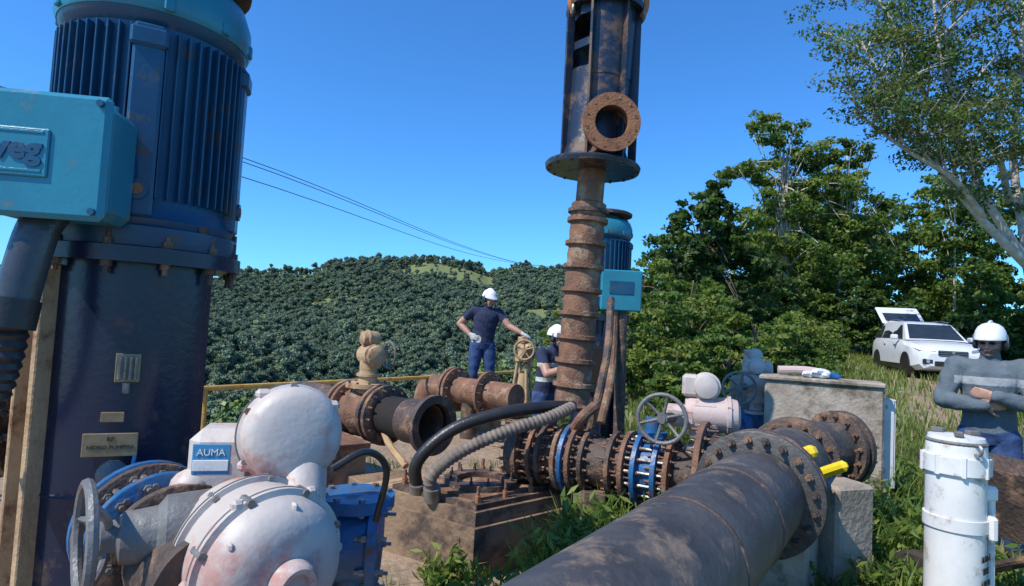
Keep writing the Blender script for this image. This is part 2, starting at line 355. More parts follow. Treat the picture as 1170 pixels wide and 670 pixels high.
def big_tree():
    b=B(); W='barkpale'
    base=V((16.4,18.5,G(16.4,18.5))); fork=base+V((-.9,-.3,3.4))
    b.tube([base-V((0,0,.4)),base+V((-.2,0,1.6)),fork],(.26,.19),W,10)
    mains=[[fork,V((14.0,18.2,6.5)),V((13.2,18.4,9.6)),V((13.6,18.8,13.2))],
           [fork,V((13.4,17.6,5.6)),V((11.4,17.4,7.8)),V((9.9,17.6,10.6))],
           [fork,V((15.2,18.5,7.5)),V((15.4,18.5,10.5)),V((15.9,19,14.5))],
           [V((13.6,17.6,5.5)),V((12.3,17.0,6.4)),V((10.9,17,7.2)),V((9.6,17.4,8.4))],
           [V((13.8,18.2,7.2)),V((12.4,18.6,9.6)),V((11.7,18.8,11.6)),V((10.9,19,13.2))],
           [fork,V((16.0,17.5,6.0)),V((17.4,17.2,8.6)),V((18.3,17.6,12))],
           [V((15.0,18.4,6.2)),V((13.9,17.6,7.6)),V((12.2,17.3,9.6)),V((12,17.6,12.4))]]
    tips=[]
    for k,mn in enumerate(mains):
        P=catmull(mn,8); b.tube(mn,(.14 if k<3 else .10,.035),W,8)
        for i in range(7,len(P),2):
            for _ in range(2):
                d=V((random.uniform(-1,1),random.uniform(-.8,.6),random.uniform(.05,1))).normalized(); L=random.uniform(.9,2.0)
                e=P[i]+d*L; mid=P[i]+d*L*.5+V((random.uniform(-.2,.2),0,.15)); b.tube([P[i],mid,e],(.04,.014),W,5,4); tips.append(e); tips.append(mid)
                for __ in range(2):
                    e2=e+V((random.uniform(-.7,.7),random.uniform(-.6,.6),random.uniform(-.1,.6))); b.tube([mid,mid.lerp(e2,.5)+V((0,0,.05)),e2],(.018,.007),W,4,3); tips.append(e2)
    T=np.array([tuple(t) for t in tips]); T=T[RNG.uniform(size=len(T))<.72]
    idx=[b.mi(m) for m in('lf1','lf2','lfo','lfo','lf3')]
    n=85; rep=np.repeat(np.arange(len(T)),n)
    off=rand_unit(len(rep))*(RNG.uniform(0,1,len(rep))**.5*.60)[:,None]*np.array([1.2,1.2,.26])
    s=np.clip(RNG.uniform(size=len(T))*5,0,4.99).astype(int)
    leafquads(b,T[rep]+off,.066,np.array(idx)[s[rep]],out=np.tile([0,0,.6],(len(rep),1)),aspect=2.0)
    b.build('forest_edge_tree',flat=True)
big_tree()
def mass(name,items,per,size,mats,spread=.26,bark='bark'):
    b=B(); 
    for (x,y,h,r,k) in items:
        z=G(x,y); bl=[((x,y,z+h*.66),(r,r,h*.33),k),((x+random.uniform(-.3,.3)*r,y-.3*r,z+h*.28),(r*1.05,r,h*.3),k)]
        limb_tree(b,(x,y,z),(x,y,z+h*.85),.03*r+.03,bark,bl[:1],5)
        j=random.randint(0,len(mats)-3); crown(b,bl,int(per*random.uniform(.8,1.2)),size*random.uniform(.8,1.2),mats[j:j+3],spread,.3)
    return b.build(name,flat=True)
it=[]
for i in range(27):
    x=9.3+i*1.25+random.uniform(-.6,.6); y=34+random.uniform(-2,5)-max(0,(x-22))*.4
    h=5.4 if x<12 else (7.4 if x<15 else 9.8)
    it.append((x,y,h*random.uniform(.8,1.15),random.uniform(1.3,2.1),46))
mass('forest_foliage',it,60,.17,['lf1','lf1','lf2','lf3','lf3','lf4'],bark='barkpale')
it=[]
for i in range(22):
    x=9.6+i*.95+random.uniform(-.4,.4); y=25+random.uniform(-1,2)-max(0,(x-14))*.45
    it.append((x,y,random.uniform(2.2,5.0),random.uniform(1.0,1.6),32))
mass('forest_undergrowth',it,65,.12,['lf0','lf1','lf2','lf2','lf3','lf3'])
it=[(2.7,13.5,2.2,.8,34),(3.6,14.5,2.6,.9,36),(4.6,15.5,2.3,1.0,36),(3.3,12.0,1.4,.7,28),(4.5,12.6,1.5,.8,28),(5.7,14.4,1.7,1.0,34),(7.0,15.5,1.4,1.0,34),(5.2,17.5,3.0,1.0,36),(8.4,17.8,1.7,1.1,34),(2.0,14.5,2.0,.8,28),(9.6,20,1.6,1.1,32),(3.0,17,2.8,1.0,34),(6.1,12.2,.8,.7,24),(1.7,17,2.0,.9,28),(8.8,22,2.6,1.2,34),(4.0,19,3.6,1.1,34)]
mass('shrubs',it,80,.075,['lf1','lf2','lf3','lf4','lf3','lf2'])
def far_tree(name,seed,pal,leaf,n,tall=1.0):
    rng=np.random.default_rng(seed); b=B()
    b.cyl((0,0,-.35),(0,0,.5*tall),.022,'barkpale' if seed%2 else 'bark',.012,6)
    cs=[]; k=8
    for i in range(k):
        a=rng.uniform(0,6.28); rr=rng.uniform(0,.32); cs.append((math.cos(a)*rr,math.sin(a)*rr,(rng.uniform(.25,.9)-rr*.5)*tall,rng.uniform(.11,.22)))
    idx=[b.mi(m) for m in pal]
    for j,(x,y,z,r) in enumerate(cs):
        d=rand_unit(n,rng); P=np.array([x,y,z])+d*(r*rng.uniform(.7,1.15,n))[:,None]*np.array([1,1,.8])
        sel=np.clip(((d[:,2]*.5+.5)*.75+rng.uniform(-.05,.25)+.12*rng.normal(size=n)),0,.999)*len(idx)  # clump tops pick lighter leaves, undersides darker: shading put into leaf colour
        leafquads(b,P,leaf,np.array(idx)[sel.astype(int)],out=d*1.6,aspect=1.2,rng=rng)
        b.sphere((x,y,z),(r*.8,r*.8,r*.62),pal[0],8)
    return b.build(name,flat=True)
root=bpy.data.objects.new('distant_forest',None); scene.collection.objects.link(root)
npts=30000; nn_=2600
aa=RNG.uniform(-.85,.36,npts); yy=np.concatenate([RNG.uniform(18,130,nn_),120+(HD-112)*RNG.uniform(0,1,npts-nn_)**.75]); xx=aa*yy
s_=(xx+3.23)*-.81+(yy-6.6)*.59-np.maximum(0,xx)*.75
hh=H(xx,yy); XX=xx/yy
clr=((yy>HD*.86)&(yy<HD*.975)&(XX>-.19+.02*np.sin(yy*.1))&(XX<-.03)) | ((yy>HD*.70)&(yy<HD*.755)&(np.abs(XX+.27)<.06)) | ((yy>HD*.62)&(yy<HD*.67)&(np.abs(XX-.03)<.05))| ((yy>HD*.93)&(yy<HD*.99)&(np.abs(XX+.36)<.05))
ok=(s_>7)&~(clr&(RNG.uniform(size=npts)<.97)) & ~((XX>.28)&(yy<70))
topZ=(hh+6-1.65)/yy
ok&=~((yy<75)&(topZ>-.03+.09*sst(XX,-.2,.12)))
xx,yy,hh=xx[ok],yy[ok],hh[ok]
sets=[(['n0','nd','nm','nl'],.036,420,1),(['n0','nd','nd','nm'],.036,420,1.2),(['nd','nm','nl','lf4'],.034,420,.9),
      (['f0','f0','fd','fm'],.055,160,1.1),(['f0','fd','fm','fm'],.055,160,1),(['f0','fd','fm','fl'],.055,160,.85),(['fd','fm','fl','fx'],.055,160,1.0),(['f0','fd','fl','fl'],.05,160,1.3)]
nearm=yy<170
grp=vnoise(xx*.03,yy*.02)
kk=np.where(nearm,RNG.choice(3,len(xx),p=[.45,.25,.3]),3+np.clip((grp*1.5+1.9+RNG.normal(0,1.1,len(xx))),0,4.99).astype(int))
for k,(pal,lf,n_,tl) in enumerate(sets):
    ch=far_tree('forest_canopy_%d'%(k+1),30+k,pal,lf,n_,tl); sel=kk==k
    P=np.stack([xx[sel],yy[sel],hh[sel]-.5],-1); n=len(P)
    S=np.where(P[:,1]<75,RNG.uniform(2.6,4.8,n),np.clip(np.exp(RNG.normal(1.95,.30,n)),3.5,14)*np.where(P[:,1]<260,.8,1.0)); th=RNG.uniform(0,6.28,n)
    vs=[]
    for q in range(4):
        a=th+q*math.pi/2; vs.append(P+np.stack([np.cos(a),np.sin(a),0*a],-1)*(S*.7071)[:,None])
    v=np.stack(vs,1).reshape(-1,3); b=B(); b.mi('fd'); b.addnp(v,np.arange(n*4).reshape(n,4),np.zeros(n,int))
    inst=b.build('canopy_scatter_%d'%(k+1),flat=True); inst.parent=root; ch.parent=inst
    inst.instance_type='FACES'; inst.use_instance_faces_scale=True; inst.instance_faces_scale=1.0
    inst.show_instancer_for_render=False; inst.show_instancer_for_viewport=False
# grass
def blades(name,n,region,hmin,hmax,w,mats,accept):
    b=B(); x=RNG.uniform(region[0],region[1],n); y=RNG.uniform(region[2],region[3],n)
    keep=accept(x,y); x,y=x[keep],y[keep]; n=len(x); z=H(x,y)
    h=RNG.uniform(hmin,hmax,n)*(1+.6*vnoise(x*2.1,y*2.3)); th=RNG.uniform(0,6.28,n); d=np.stack([np.cos(th),np.sin(th),0*th],-1); s=np.stack([-np.sin(th),np.cos(th),0*th],-1)
    P=np.stack([x,y,z-.01],-1); lean=RNG.uniform(.1,.8,n)[:,None]
    up=np.array([0,0,1.]); W=(w*RNG.uniform(.6,1.4,n))[:,None]; hh=h[:,None]
    a=P-s*W;c=P+s*W;m1=P+up*hh*.55+d*hh*lean*.3; e=P+up*hh*.95+d*hh*lean
    v=np.stack([a,c,m1+s*W*.8,m1-s*W*.8,e],1).reshape(-1,3); i=np.arange(n)*5
    mi=np.array([b.mi(m) for m in mats])[RNG.integers(0,len(mats),n)]
    base=b.n; b.addnp(v,np.stack([i,i+1,i+2,i+3],-1),mi)
    b.l.append((np.stack([i+3,i+2,i+4],-1)).reshape(-1)+base); b.c.append(np.full(n,3)); b.m.append(mi)
    return b.build(name,flat=True)
def acc(x,y):
    pd=path_d(x,y); pr=sst(pd,.1,1.2)*(.8+.4*vnoise(x*3,y*3))+.22
    out=(x>.35)&~((x<2.3)&(y>4.9)&(y<9))
    return (RNG.uniform(size=len(x))<pr)&out
blades('grass',150000,(0.3,8,2.4,11),.07,.22,.0045,['lf3','lf4','lf2','dry','lf4','lf3'],acc)
blades('grass',9000,(-3.2,.5,2.6,7.5),.04,.16,.004,['lf3','lf4','dry','lf2'],lambda x,y:(vnoise(x*4,y*4)>.15)&~((x>-1.3)&(x<.6)&(y>3.9)&(y<5.4)))
blades('meadow_grass',100000,(1.5,22,9,27),.12,.30,.012,['lf3','lf4','lf4','dry','lf3'],lambda x,y:(RNG.uniform(size=len(x))<sst(path_d(x,y),.4,1.6)*.9+.14)&(x>.2*y))
def weeds(name,spots,mats):
    b=B()
    for (x,y,r,h,k) in spots:
        for _ in range(k):
            px=x+random.gauss(0,r*.5);py=y+random.gauss(0,r*.5);z=G(px,py); hh=h*random.uniform(.5,1.1); th=random.uniform(0,6.28); ln=random.uniform(.1,.45)
            top=V((px+math.cos(th)*ln*hh,py+math.sin(th)*ln*hh,z+hh)); bs=V((px,py,z)); mid=bs.lerp(top,.5)+V((0,0,.08*hh))
            b.tube([bs,mid,top],(.004,.002),mats[0],4,3)
            nl=12; t=np.linspace(.2,1,nl); C=[]
            for q in t:
                C.append(tuple((bs.lerp(mid,q*2) if q<.5 else mid.lerp(top,q*2-1))+V((random.gauss(0,.03),random.gauss(0,.03),0))))
            mi=np.full(nl,b.mi(random.choice(mats))); leafquads(b,np.array(C),.028,mi,out=np.tile([0,0,.8],(nl,1)),aspect=3.4)
            for q in range(7):
                a=random.uniform(0,6.28); e=bs+V((math.cos(a),math.sin(a),0))*hh*.6+V((0,0,hh*random.uniform(.3,1.1))); m1=bs.lerp(e,.5)+V((0,0,hh*.3)); s=V((-math.sin(a),math.cos(a),0))*.006
                b.add([bs-s,bs+s,m1+s,m1-s,e],[(0,1,2,3),(3,2,4)],random.choice(mats))
    return b.build(name,flat=True)
weeds('weeds',[(.62,3.75,.3,.58,130),(.40,3.5,.25,.50,90),(.75,3.4,.3,.55,90),(.95,4.3,.3,.55,80),(.2,3.35,.25,.30,70),(.45,3.0,.3,.38,90),(.05,3.0,.25,.2,50),(-.3,3.75,.12,.25,20),(1.3,4.2,.2,.4,40),(2.3,3.6,.35,.40,90),(2.9,4.6,.4,.5,90),(2.6,5.0,.4,.65,80),(3.2,5.5,.4,.5,60),(1.9,3.0,.3,.35,70),(2.3,4.3,.3,.5,70),(1.5,2.7,.2,.25,40),(3.7,6.5,.5,.5,60),(2.2,6.6,.6,.8,90),(1.8,5.6,.4,.6,60),(3.4,8.5,.8,.8,90),(4.4,9.5,.8,.6,80),(5.2,10.5,.9,.6,80),(4.6,7.4,.4,.3,50),(3.0,3.2,.3,.26,60),(3.3,4.2,.3,.3,50)],['lf2','lf3','lf4','lf3'])

# ------------------------------------------------------------------ vertical motor
def motor(b,cx,cy,z0,z1,r,boxang,ms=('motorblue','teal'),n=54):
    a=V((0,0,1)); h=z1-z0
    b.lathe((cx,cy,z0-.07),a,[(0,r*1.04),(.05,r*1.06),(.07,r*1.06)],ms[0],48)
    b.lathe((cx,cy,z0),a,[(0,r*1.0),(.03,r*1.03),(.05,r*.97),(.09,r*.93),(h*.70,r*.93),(h*.72,r*1.0),(h*.74,r*1.02)],ms[0],48)
    b.lathe((cx,cy,z0+h*.74),a,[(0,r*1.03),(.02,r*1.06),(h*.10,r*1.05),(h*.17,r*.97),(h*.20,r*.86)],ms[1],48)
    b.lathe((cx,cy,z0+h*.94),a,[(0,r*.9),(.0,r*.6),(h*.05,r*.6)],ms[0],32)
    b.lathe((cx,cy,z0+h*.985),a,[(0,r*.55),(.006,r*1.02),(.035,r*1.03),(.05,r*.95),(.075,r*.3)],'rustdark',48)
    for i in range(n):
        th=2*math.pi*i/n; d=V((math.cos(th),math.sin(th),0)); R=Matrix.Rotation(th,3,'Z')
        b.box(V((cx,cy,z0+.09+(h*.7-.09)/2))+d*r*.965,(r*.11,.007,h*.7-.12),ms[0],R=R,bev=.002)
    for th in [boxang+1.0,boxang-1.05,boxang+2.4]:
        d=V((math.cos(th),math.sin(th),0)); R=Matrix.Rotation(th,3,'Z')
        b.box(V((cx,cy,z0+h*.36))+d*r*.97,(r*.16,.10,h*.66),ms[0],R=R,bev=.01)
        b.box(V((cx,cy,z0+h*.64))+d*r*1.02,(r*.14,.12,.07),ms[0],R=R,bev=.01)
        b.cyl(V((cx,cy,z0+h*.12))+d*r*.9,V((cx,cy,z0+h*.12))+d*r*1.08,.035,ms[0],n=16)
        b.cyl(V((cx,cy,z0+h*.12))+d*r*1.0,V((cx,cy,z0+h*.12))+d*r*1.09,.02,'rustorange',n=12)
    for i in range(10):
        th=2*math.pi*(i+.5)/10; d=V((math.cos(th),math.sin(th),0)); b.box(V((cx,cy,z0+h*.74+.03))+d*r*1.05,(.02,.035,.05),ms[1],R=Matrix.Rotation(th,3,'Z'),bev=.005)
    for i in range(8):
        th=2*math.pi*(i+.5)/8; d=V((math.cos(th),math.sin(th),0)); b.lathe(V((cx,cy,z0-.02))+d*r*1.0,a,[(0,.02),(.05,.02)],'rustdark',6)
b=B(); cx,cy=-1.485,2.42
motor(b,cx,cy,1.93,2.98,.325,-2.1)
th=math.radians(8); R=Matrix.Rotation(th,3,'Z'); bc=V((-1.49,1.98,2.10)); 
b.box(bc,(.36,.20,.37),'teal',R=R,bev=.025); b.box(bc+R@V((0,-.115,0)),(.385,.035,.395),'teal',R=R,bev=.018)
b.box(bc+R@V((-.07,-.136,.0)),(.20,.010,.15),'teal',R=R,bev=.004)
b.box(bc+R@V((-.07,-.142,-.057)),(.17,.004,.008),'teal',R=R,bev=.001); b.box(bc+R@V((-.07,-.142,.063)),(.17,.004,.008),'teal',R=R,bev=.001)
RT=R@Matrix(((1,0,0),(0,0,-1),(0,1,0)))
b.text('weg',bc+R@V((-.07,-.142,.008)),RT,.095,'motorblue',.004,1.05,off=.004)
for s1 in(-1,1):
    for s2 in(-1,1): b.lathe(bc+R@V((s1*.165,-.133,s2*.17)),R@V((0,-1,0)),[(0,.011),(.012,.011)],'motorblue',8)
for i in range(3): b.lathe(bc+R@V((-.06+.1*i,0,.185)),(0,0,1),[(0,.012),(.02,.012)],'teal',8)
b.cyl(bc+V((.05,.05,0)),V((cx,cy,2.15)),.12,'motorblue',n=20)
b.tube([bc+V((-.03,0,-.16)),V((-1.53,1.94,1.85)),V((-1.545,1.9,1.62))],.060,'conduit',16)
b.cyl((-1.545,1.9,1.65),(-1.55,1.89,1.56),.072,'black',n=16)
b.tube([(-1.545,1.9,1.60),(-1.56,1.9,1.46),(-1.62,1.92,1.32),(-1.75,1.95,1.22)],.052,'black',14,corr=.03)
b.lathe((cx,cy,1.80),(0,0,1),[(0,.345),(.0,.365),(.055,.365),(.055,.33)],'navy',48)
b.lathe((cx,cy,.35),(0,0,1),[(0,.40),(.0,.40),(.06,.40),(.06,.30)],'navy',48)
b.bolts((cx,cy,1.83),(0,0,1),.34,12,.018,.05,'rustdark')
def arc(z0,z1,a0,a1,ro,ri,m):
    k=24;vs=[];fs=[]
    for i in range(k+1):
        t=math.radians(a0+(a1-a0)*i/k)
        for (r_,z_) in((ro,z0),(ro,z1),(ri,z1),(ri,z0)): vs.append((cx+math.cos(t)*r_,cy+math.sin(t)*r_,z_))
    for i in range(k):
        for q in range(4): fs.append((i*4+q,i*4+(q+1)%4,(i+1)*4+(q+1)%4,(i+1)*4+q))
    fs.append((0,1,2,3)); fs.append((k*4+3,k*4+2,k*4+1,k*4)); b.add(vs,fs,m)
arc(.40,1.80,-108,-5,.308,.290,'navy'); arc(.40,1.80,60,170,.308,.290,'navy')
arc(.40,.75,-190,-108,.306,.291,'navy'); arc(1.62,1.80,-190,-108,.306,.291,'navy')
b.cyl((cx,cy,.4),(cx,cy,1.85),.05,'steel',n=16); b.cyl((cx,cy,.4),(cx,cy,.8),.13,'rustdark',n=20)
for a_ in(-110,-130,-186):
    t=math.radians(a_); d=V((math.cos(t),math.sin(t),0)); b.box(V((cx,cy,1.05))+d*.320,(.085,.028,1.46),'tan',R=Matrix.Rotation(t,3,'Z'),bev=.004)
b.lathe((cx,cy,.98),(0,0,1),[(0,.309),(.006,.313),(.012,.309)],'navy',48)
def onshell(ang,z,w,h,m,r=.314,th_=.006):
    t=math.radians(ang); d=V((math.cos(t),math.sin(t),0)); R=Matrix.Rotation(t+math.pi/2,3,'Z'); p=V((cx,cy,z))+d*r; b.box(p,(w,th_,h),m,R=R,bev=.002); return p,R,d
p,R,d=onshell(-66,1.165,.165,.080,'brass'); RT2=R@Matrix(((1,0,0),(0,0,-1),(0,1,0))); b.text('HIDRO PUMPEN',p+d*.004+V((0,0,-.008)),RT2,.019,'platelabel',.001); b.text('RP',p+d*.004+V((0,0,.02)),RT2,.022,'platelabel',.001)
onshell(-66,1.26,.07,.035,'brass')
p,R,d=onshell(-60,1.43,.075,.10,'brass'); 
for i in range(4): b.cyl(p+R@V((-.024+.016*i,-.01,-.04)),p+R@V((-.024+.016*i,-.01,.04)),.006,'steel',n=8)
b.cyl(p+V((0,0,-.05))+d*.02,p+V((0,0,-.085))+d*.02,.012,'steel',n=10)
b.sphere(V((cx,cy,1.07))+V((math.cos(-1.1),math.sin(-1.1),0))*.35,(.05,.05,.05),'actgrey')
b.tube([(-1.25,2.1,1.14),(-1.22,2.02,1.0),(-1.14,1.98,.98),(-1.05,1.98,1.03)],.006,'label',6)
b.build('vertical_pump_motor')

b=B(); motor(b,1.02,7.1,1.98,2.98,.33,-1.4,n=40)
bc=V((1.17,6.65,2.08)); b.box(bc,(.40,.22,.40),'teal',bev=.02); b.box(bc+V((0,-.12,0)),(.44,.03,.44),'teal',bev=.015); b.cyl(bc,(1.02,7.1,2.15),.12,'teal',n=16)
b.box(bc+V((0,-.14,.03)),(.26,.006,.14),'motorblue',bev=.003)
b.lathe((1.02,7.1,-.1),(0,0,1),[(0,.42),(.06,.42),(.06,.27),(1.85,.27),(1.85,.37),(1.93,.37)],'navy',40)
for a_ in(-2.2,-.9,-1.5):
    d=V((math.cos(a_),math.sin(a_),0)); b.box(V((1.02,7.1,.9))+d*.31,(.09,.02,1.7),'navy',R=Matrix.Rotation(a_,3,'Z'))
b.box((.98,6.82,1.2),(.16,.02,.5),'void'); b.cyl((1.2,6.62,1.88),(1.22,6.6,.5),.06,'rustdark',n=14)
b.tube([(1.12,6.6,1.88),(1.1,6.5,1.2),(.98,6.3,.7)],.045,'rust',10)
b.build('vertical_pump_motor')

# ------------------------------------------------------------------ hanging pump
b=B(); p0=V((.55,5.2,.97)); p1=V((.70,5.2,4.60)); ax=(p1-p0).normalized(); PS='pumpsteel'
def at(t): return p0+ax*t
prof=[(0,.10),(.0,.155),(.03,.165),(.05,.15)]
t=.05
for i in range(8):
    h=.20; prof+=[(t+.01,.145),(t+h*.30,.15),(t+h*.62,.142),(t+h*.70,.175),(t+h*.86,.175),(t+h*.88,.145)]; t+=h
b.lathe(p0,ax,prof+[(t+.02,.15)],'rust',36); tt=t
for i in range(8): b.bolts(at(.05+.2*i+.156),ax,.162,10,.010,.022,'rustdark',i*.3,stud=False)
b.lathe(at(tt),ax,[(0,.15),(.10,.15),(.12,.118),(2.06-tt,.118)],'rust',28)
b.lathe(at(tt+.02),ax,[(0,.175),(.03,.175)],'rustdark',28)
zf=2.06
b.lathe(at(zf-.02),ax,[(0,.2),(0,.40),(.035,.41),(.05,.40),(.05,.2)],PS,56)
b.lathe(at(zf+.03),ax,[(0,.34),(.05,.30),(.12,.275),(.78,.275),(.78,.10)],PS,44)
b.bolts(at(zf),ax,.375,16,.014,.03,'rustdark',stud=False)
zt=3.42
for k,a_ in enumerate([-2.75,-1.95,-1.0,-.3,.6,1.4,2.4]):
    u=V((math.cos(a_),math.sin(a_),0)); R=Matrix.Rotation(a_,3,'Z')
    b.box(at((zf+zt)/2)+u*.305,(.07,.022,zt-zf),PS,R=R,bev=.003)
def arc2(z0,z1,a0,a1,ro,ri,m):
    k=10;vs=[];fs=[]
    for i in range(k+1):
        q=a0+(a1-a0)*i/k
        for (r_,z_) in((ro,z0),(ro,z1),(ri,z1),(ri,z0)): vs.append(at(z_)+V((math.cos(q)*r_,math.sin(q)*r_,0)))
    for i in range(k):
        for q in range(4): fs.append((i*4+q,i*4+(q+1)%4,(i+1)*4+(q+1)%4,(i+1)*4+q))
    fs.append((0,1,2,3)); fs.append((k*4+3,k*4+2,k*4+1,k*4)); b.add(vs,fs,m)
arc2(2.8,3.42,-2.0,-.35,.28,.262,PS); arc2(2.8,3.42,.4,2.9,.28,.262,PS)
arc2(3.05,3.12,-3.4,3.0,.281,.263,PS)
arc2(3.34,3.42,-3.14,3.14,.281,.263,PS)
b.cyl(at(2.8),at(3.5),.05,'steel',n=12); b.cyl(at(2.8),at(2.95),.14,'rustdark',n=20)
b.lathe(at(zt),ax,[(0,.2),(0,.345),(.045,.345),(.045,.2)],PS,48)
b.lathe(at(zt+.045),ax,[(0,.31),(.22,.31),(.22,.36),(.27,.36)],PS,44)
nz=V((.05,-1,-.06)).normalized(); c0=at(2.36)+V((.06,-.1,0))
b.cyl(c0,c0+nz*.24,.155,'rustdark',n=32,cap=False); e=c0+nz*.30
b.ring(e,nz,.235,.135,.04,'rustorange',40); b.bolts(e,nz,.20,12,.013,.024,'rust',stud=False)
b.lathe(c0+nz*.02,nz,[(0,.13),(.28,.137)],'rustdark',32,cap=False); b.lathe(c0+nz*.015,nz,[(0,.14),(.01,.14)],'void',32)
for sx in(-1,1):
    q=at(zt+.02)+V((sx*.30,-.12,0)); 
    b.tube([q+V((0,0,-.08)),q+V((sx*.02,-.02,.12)),q+V((-sx*.06,.1,.9)),q+V((-sx*.25,.12,2.4))],.026,'orange',8)
    b.torus(q+V((0,0,-.05)),(1,0,0),.05,.014,'steel',20,6)
b.build('hanging_turbine_pump')

# ------------------------------------------------------------------ pump foundation
b=B(); F=V((-.16,3.98));Rr=V((.60,4.66));Lf=V((-1.18,4.66)); 
def prism(pts,z0,z1,m):
    n=len(pts); vs=[(p[0],p[1],z0) for p in pts]+[(p[0],p[1],z1) for p in pts]; fs=[tuple(range(n))[::-1],tuple(range(n,2*n))]+[(i,(i+1)%n,n+(i+1)%n,n+i) for i in range(n)]
    b.add(vs,fs,m)
def para(a,bx,cx_,z0,z1,m): prism([a,bx,bx+cx_-a,cx_],z0,z1,m)
para(F,Rr,Lf,-.3,.33,'concbrown')
e1=(Rr-F);e2=(Lf-F); q=lambda s,t:F+e1*s+e2*t
para(q(.04,.03),q(.96,.03),q(.04,.70),.33,.42,'concbrown')
para(q(.08,.06),q(.92,.06),q(.08,.68),.42,.455,'rustdark')
para(q(.16,.12),q(.84,.12),q(.16,.62),.455,.475,'rust')
ctr=q(.5,.37); b.ring((ctr.x,ctr.y,.495),(0,0,1),.27,.17,.04,'rustdark',36); b.bolts((ctr.x,ctr.y,.50),(0,0,1),.23,12,.014,.04,'rustdark')
for s in(.14,.38,.62,.86):
    for t in(.1,.64): p=q(s,t); b.lathe((p.x,p.y,.45),(0,0,1),[(0,.022),(.05,.022)],'rustorange',6); b.cyl((p.x,p.y,.45),(p.x,p.y,.56),.011,'rust',n=8)
for t in(.76,.84,.92):
    p=q(.35,t); b.box((p.x,p.y,.36+.01),(.62,.075,.05),'tan',rz=math.atan2(e1.y,e1.x)+.1*(t-.8))
b.build('pump_foundation')
b=B(); b.box((-1.75,5.4,.12),(.75,.9,.86),'concbrown',rz=.7); b.box((-1.75,5.4,.56),(.8,.95,.05),'rust',rz=.7)
b.box((-.95,5.15,.05),(.5,.5,.55),'concbrown',rz=.7); b.build('concrete_plinth')
b=B()
b.tube([(-.47,4.25,.46),(-.48,4.2,.60),(-.30,4.24,.76),(.0,4.32,.90),(.30,4.45,.99),(.50,4.62,1.06)],.047,'hose',14,corr=.035)
b.cyl((-.47,4.25,.43),(-.475,4.22,.52),.06,'steel',n=14); b.build('corrugated_hose')
b=B(); b.tube([(-.60,4.40,.44),(-.60,4.34,.66),(-.38,4.38,.88),(-.06,4.46,1.0),(.28,4.6,1.05),(.52,4.8,1.04)],.045,'black',14)
b.cyl((-.60,4.40,.42),(-.60,4.37,.5),.055,'steel',n=14); b.build('rubber_hose')
b=B(); b.tube([(.62,4.55,.85),(.66,4.5,1.1),(.74,4.6,1.5),(.78,4.8,1.9)],.03,'rustdark',10); b.tube([(.5,4.5,.9),(.55,4.4,1.02),(.64,4.42,1.1)],.04,'rust',10); b.build('drain_pipe')

# ------------------------------------------------------------------ actuators
def actuator(b,c,s,fa,mA='actwhite',mB='actpink',stem=.35,wheel=True,label=True,wside=-1):
    c=V(c); f=V((math.cos(fa),math.sin(fa),0)); l=V((-f.y,f.x,0))*wside
    R=Matrix.Rotation(fa,3,'Z')
    b.lathe(c-V((0,0,stem*s+.12*s)),(0,0,1),[(0,.13*s),(.03*s,.13*s),(.03*s,.07*s),(stem*s*.6,.065*s),(stem*s*.6,.10*s),(stem*s+.05*s,.10*s)],mB,24)
    b.box(c,(.20*s,.20*s,.19*s),mB,R=R,bev=.03*s)
    b.lathe(c-f*.13*s,f,[(0,.03*s),(.0,.10*s),(.03*s,.115*s),(.27*s,.118*s),(.275*s,.132*s),(.295*s,.132*s),(.30*s,.118*s),(.34*s,.108*s),(.36*s,.07*s),(.365*s,.01)],mB,30)
    b.bolts(c+f*.155*s,f,.125*s,6,.009*s,.014*s,'steel',stud=False)
    u=c+V((0,0,.19*s)); b.cyl(c,u,.05*s,mA,n=16)
    b.lathe(u-l*.10*s,l,[(0,.02*s),(0,.07*s),(.02*s,.082*s),(.12*s,.085*s),(.125*s,.098*s),(.145*s,.098*s),(.15*s,.085*s),(.20*s,.075*s),(.215*s,.02)],mA,28)
    b.box(u-f*.1*s,(.11*s,.13*s,.15*s),mA,R=R,bev=.02*s)
    if label: b.box(u-f*.1*s,(.112*s,.08*s,.10*s),'label',R=R,bev=.003)
    if wheel:
        w=c-l*.22*s+V((0,0,-.0)); b.cyl(c,w,.035*s,mB,n=14); b.wheel(w-l*.03*s,-l,.15*s,.013*s,'actgrey',5,.03*s,.03*s)
    return c

b=B(); d=V((.76,-.65,0)).normalized(); E=V((-.60,5.15,.78))
b.lathe(E-d*.62,d,[(0,.17),(.56,.17)],'rust',36,cap=False)
b.ring(E,d,.25,.18,.05,'rustdark',40); b.lathe(E-d*.60,d,[(0,.178),(.6,.182)],'void',36,cap=False)
b.lathe(E-d*.5,d,[(0,.17),(.01,.17)],'void',24)
b.lathe(E-d*.3,d,[(0,.19),(.28,.19)],'rustdark',36,cap=False)
for t_ in(.62,.70): b.flange(E-d*t_,d,.27,.045,'rustdark',14,.016)
b.lathe(E-d*1.16,d,[(0,.20),(.1,.19),(.22,.24),(.34,.19),(.44,.2)],'rust',32)
for t_ in(1.14,1.22): b.flange(E-d*t_,d,.26,.045,'rust',12,.016)
b.cyl(E-d*1.25,E-d*2.0,.17,'rustdark',n=28); b.tube([E-d*1.95,E-d*2.12-V((0,0,.05)),E-d*2.2-V((0,0,.4)),E-d*2.2-V((0,0,1.0))],.17,'rustdark',24)
vb=E-d*.93; b.lathe(vb,(0,0,1),[(0,.15),(.22,.13),(.22,.2),(.26,.2),(.26,.09),(.38,.08)],'tan',26); b.bolts(vb+V((0,0,.24)),(0,0,1),.175,10,.012,.035,'rustdark',stud=False)
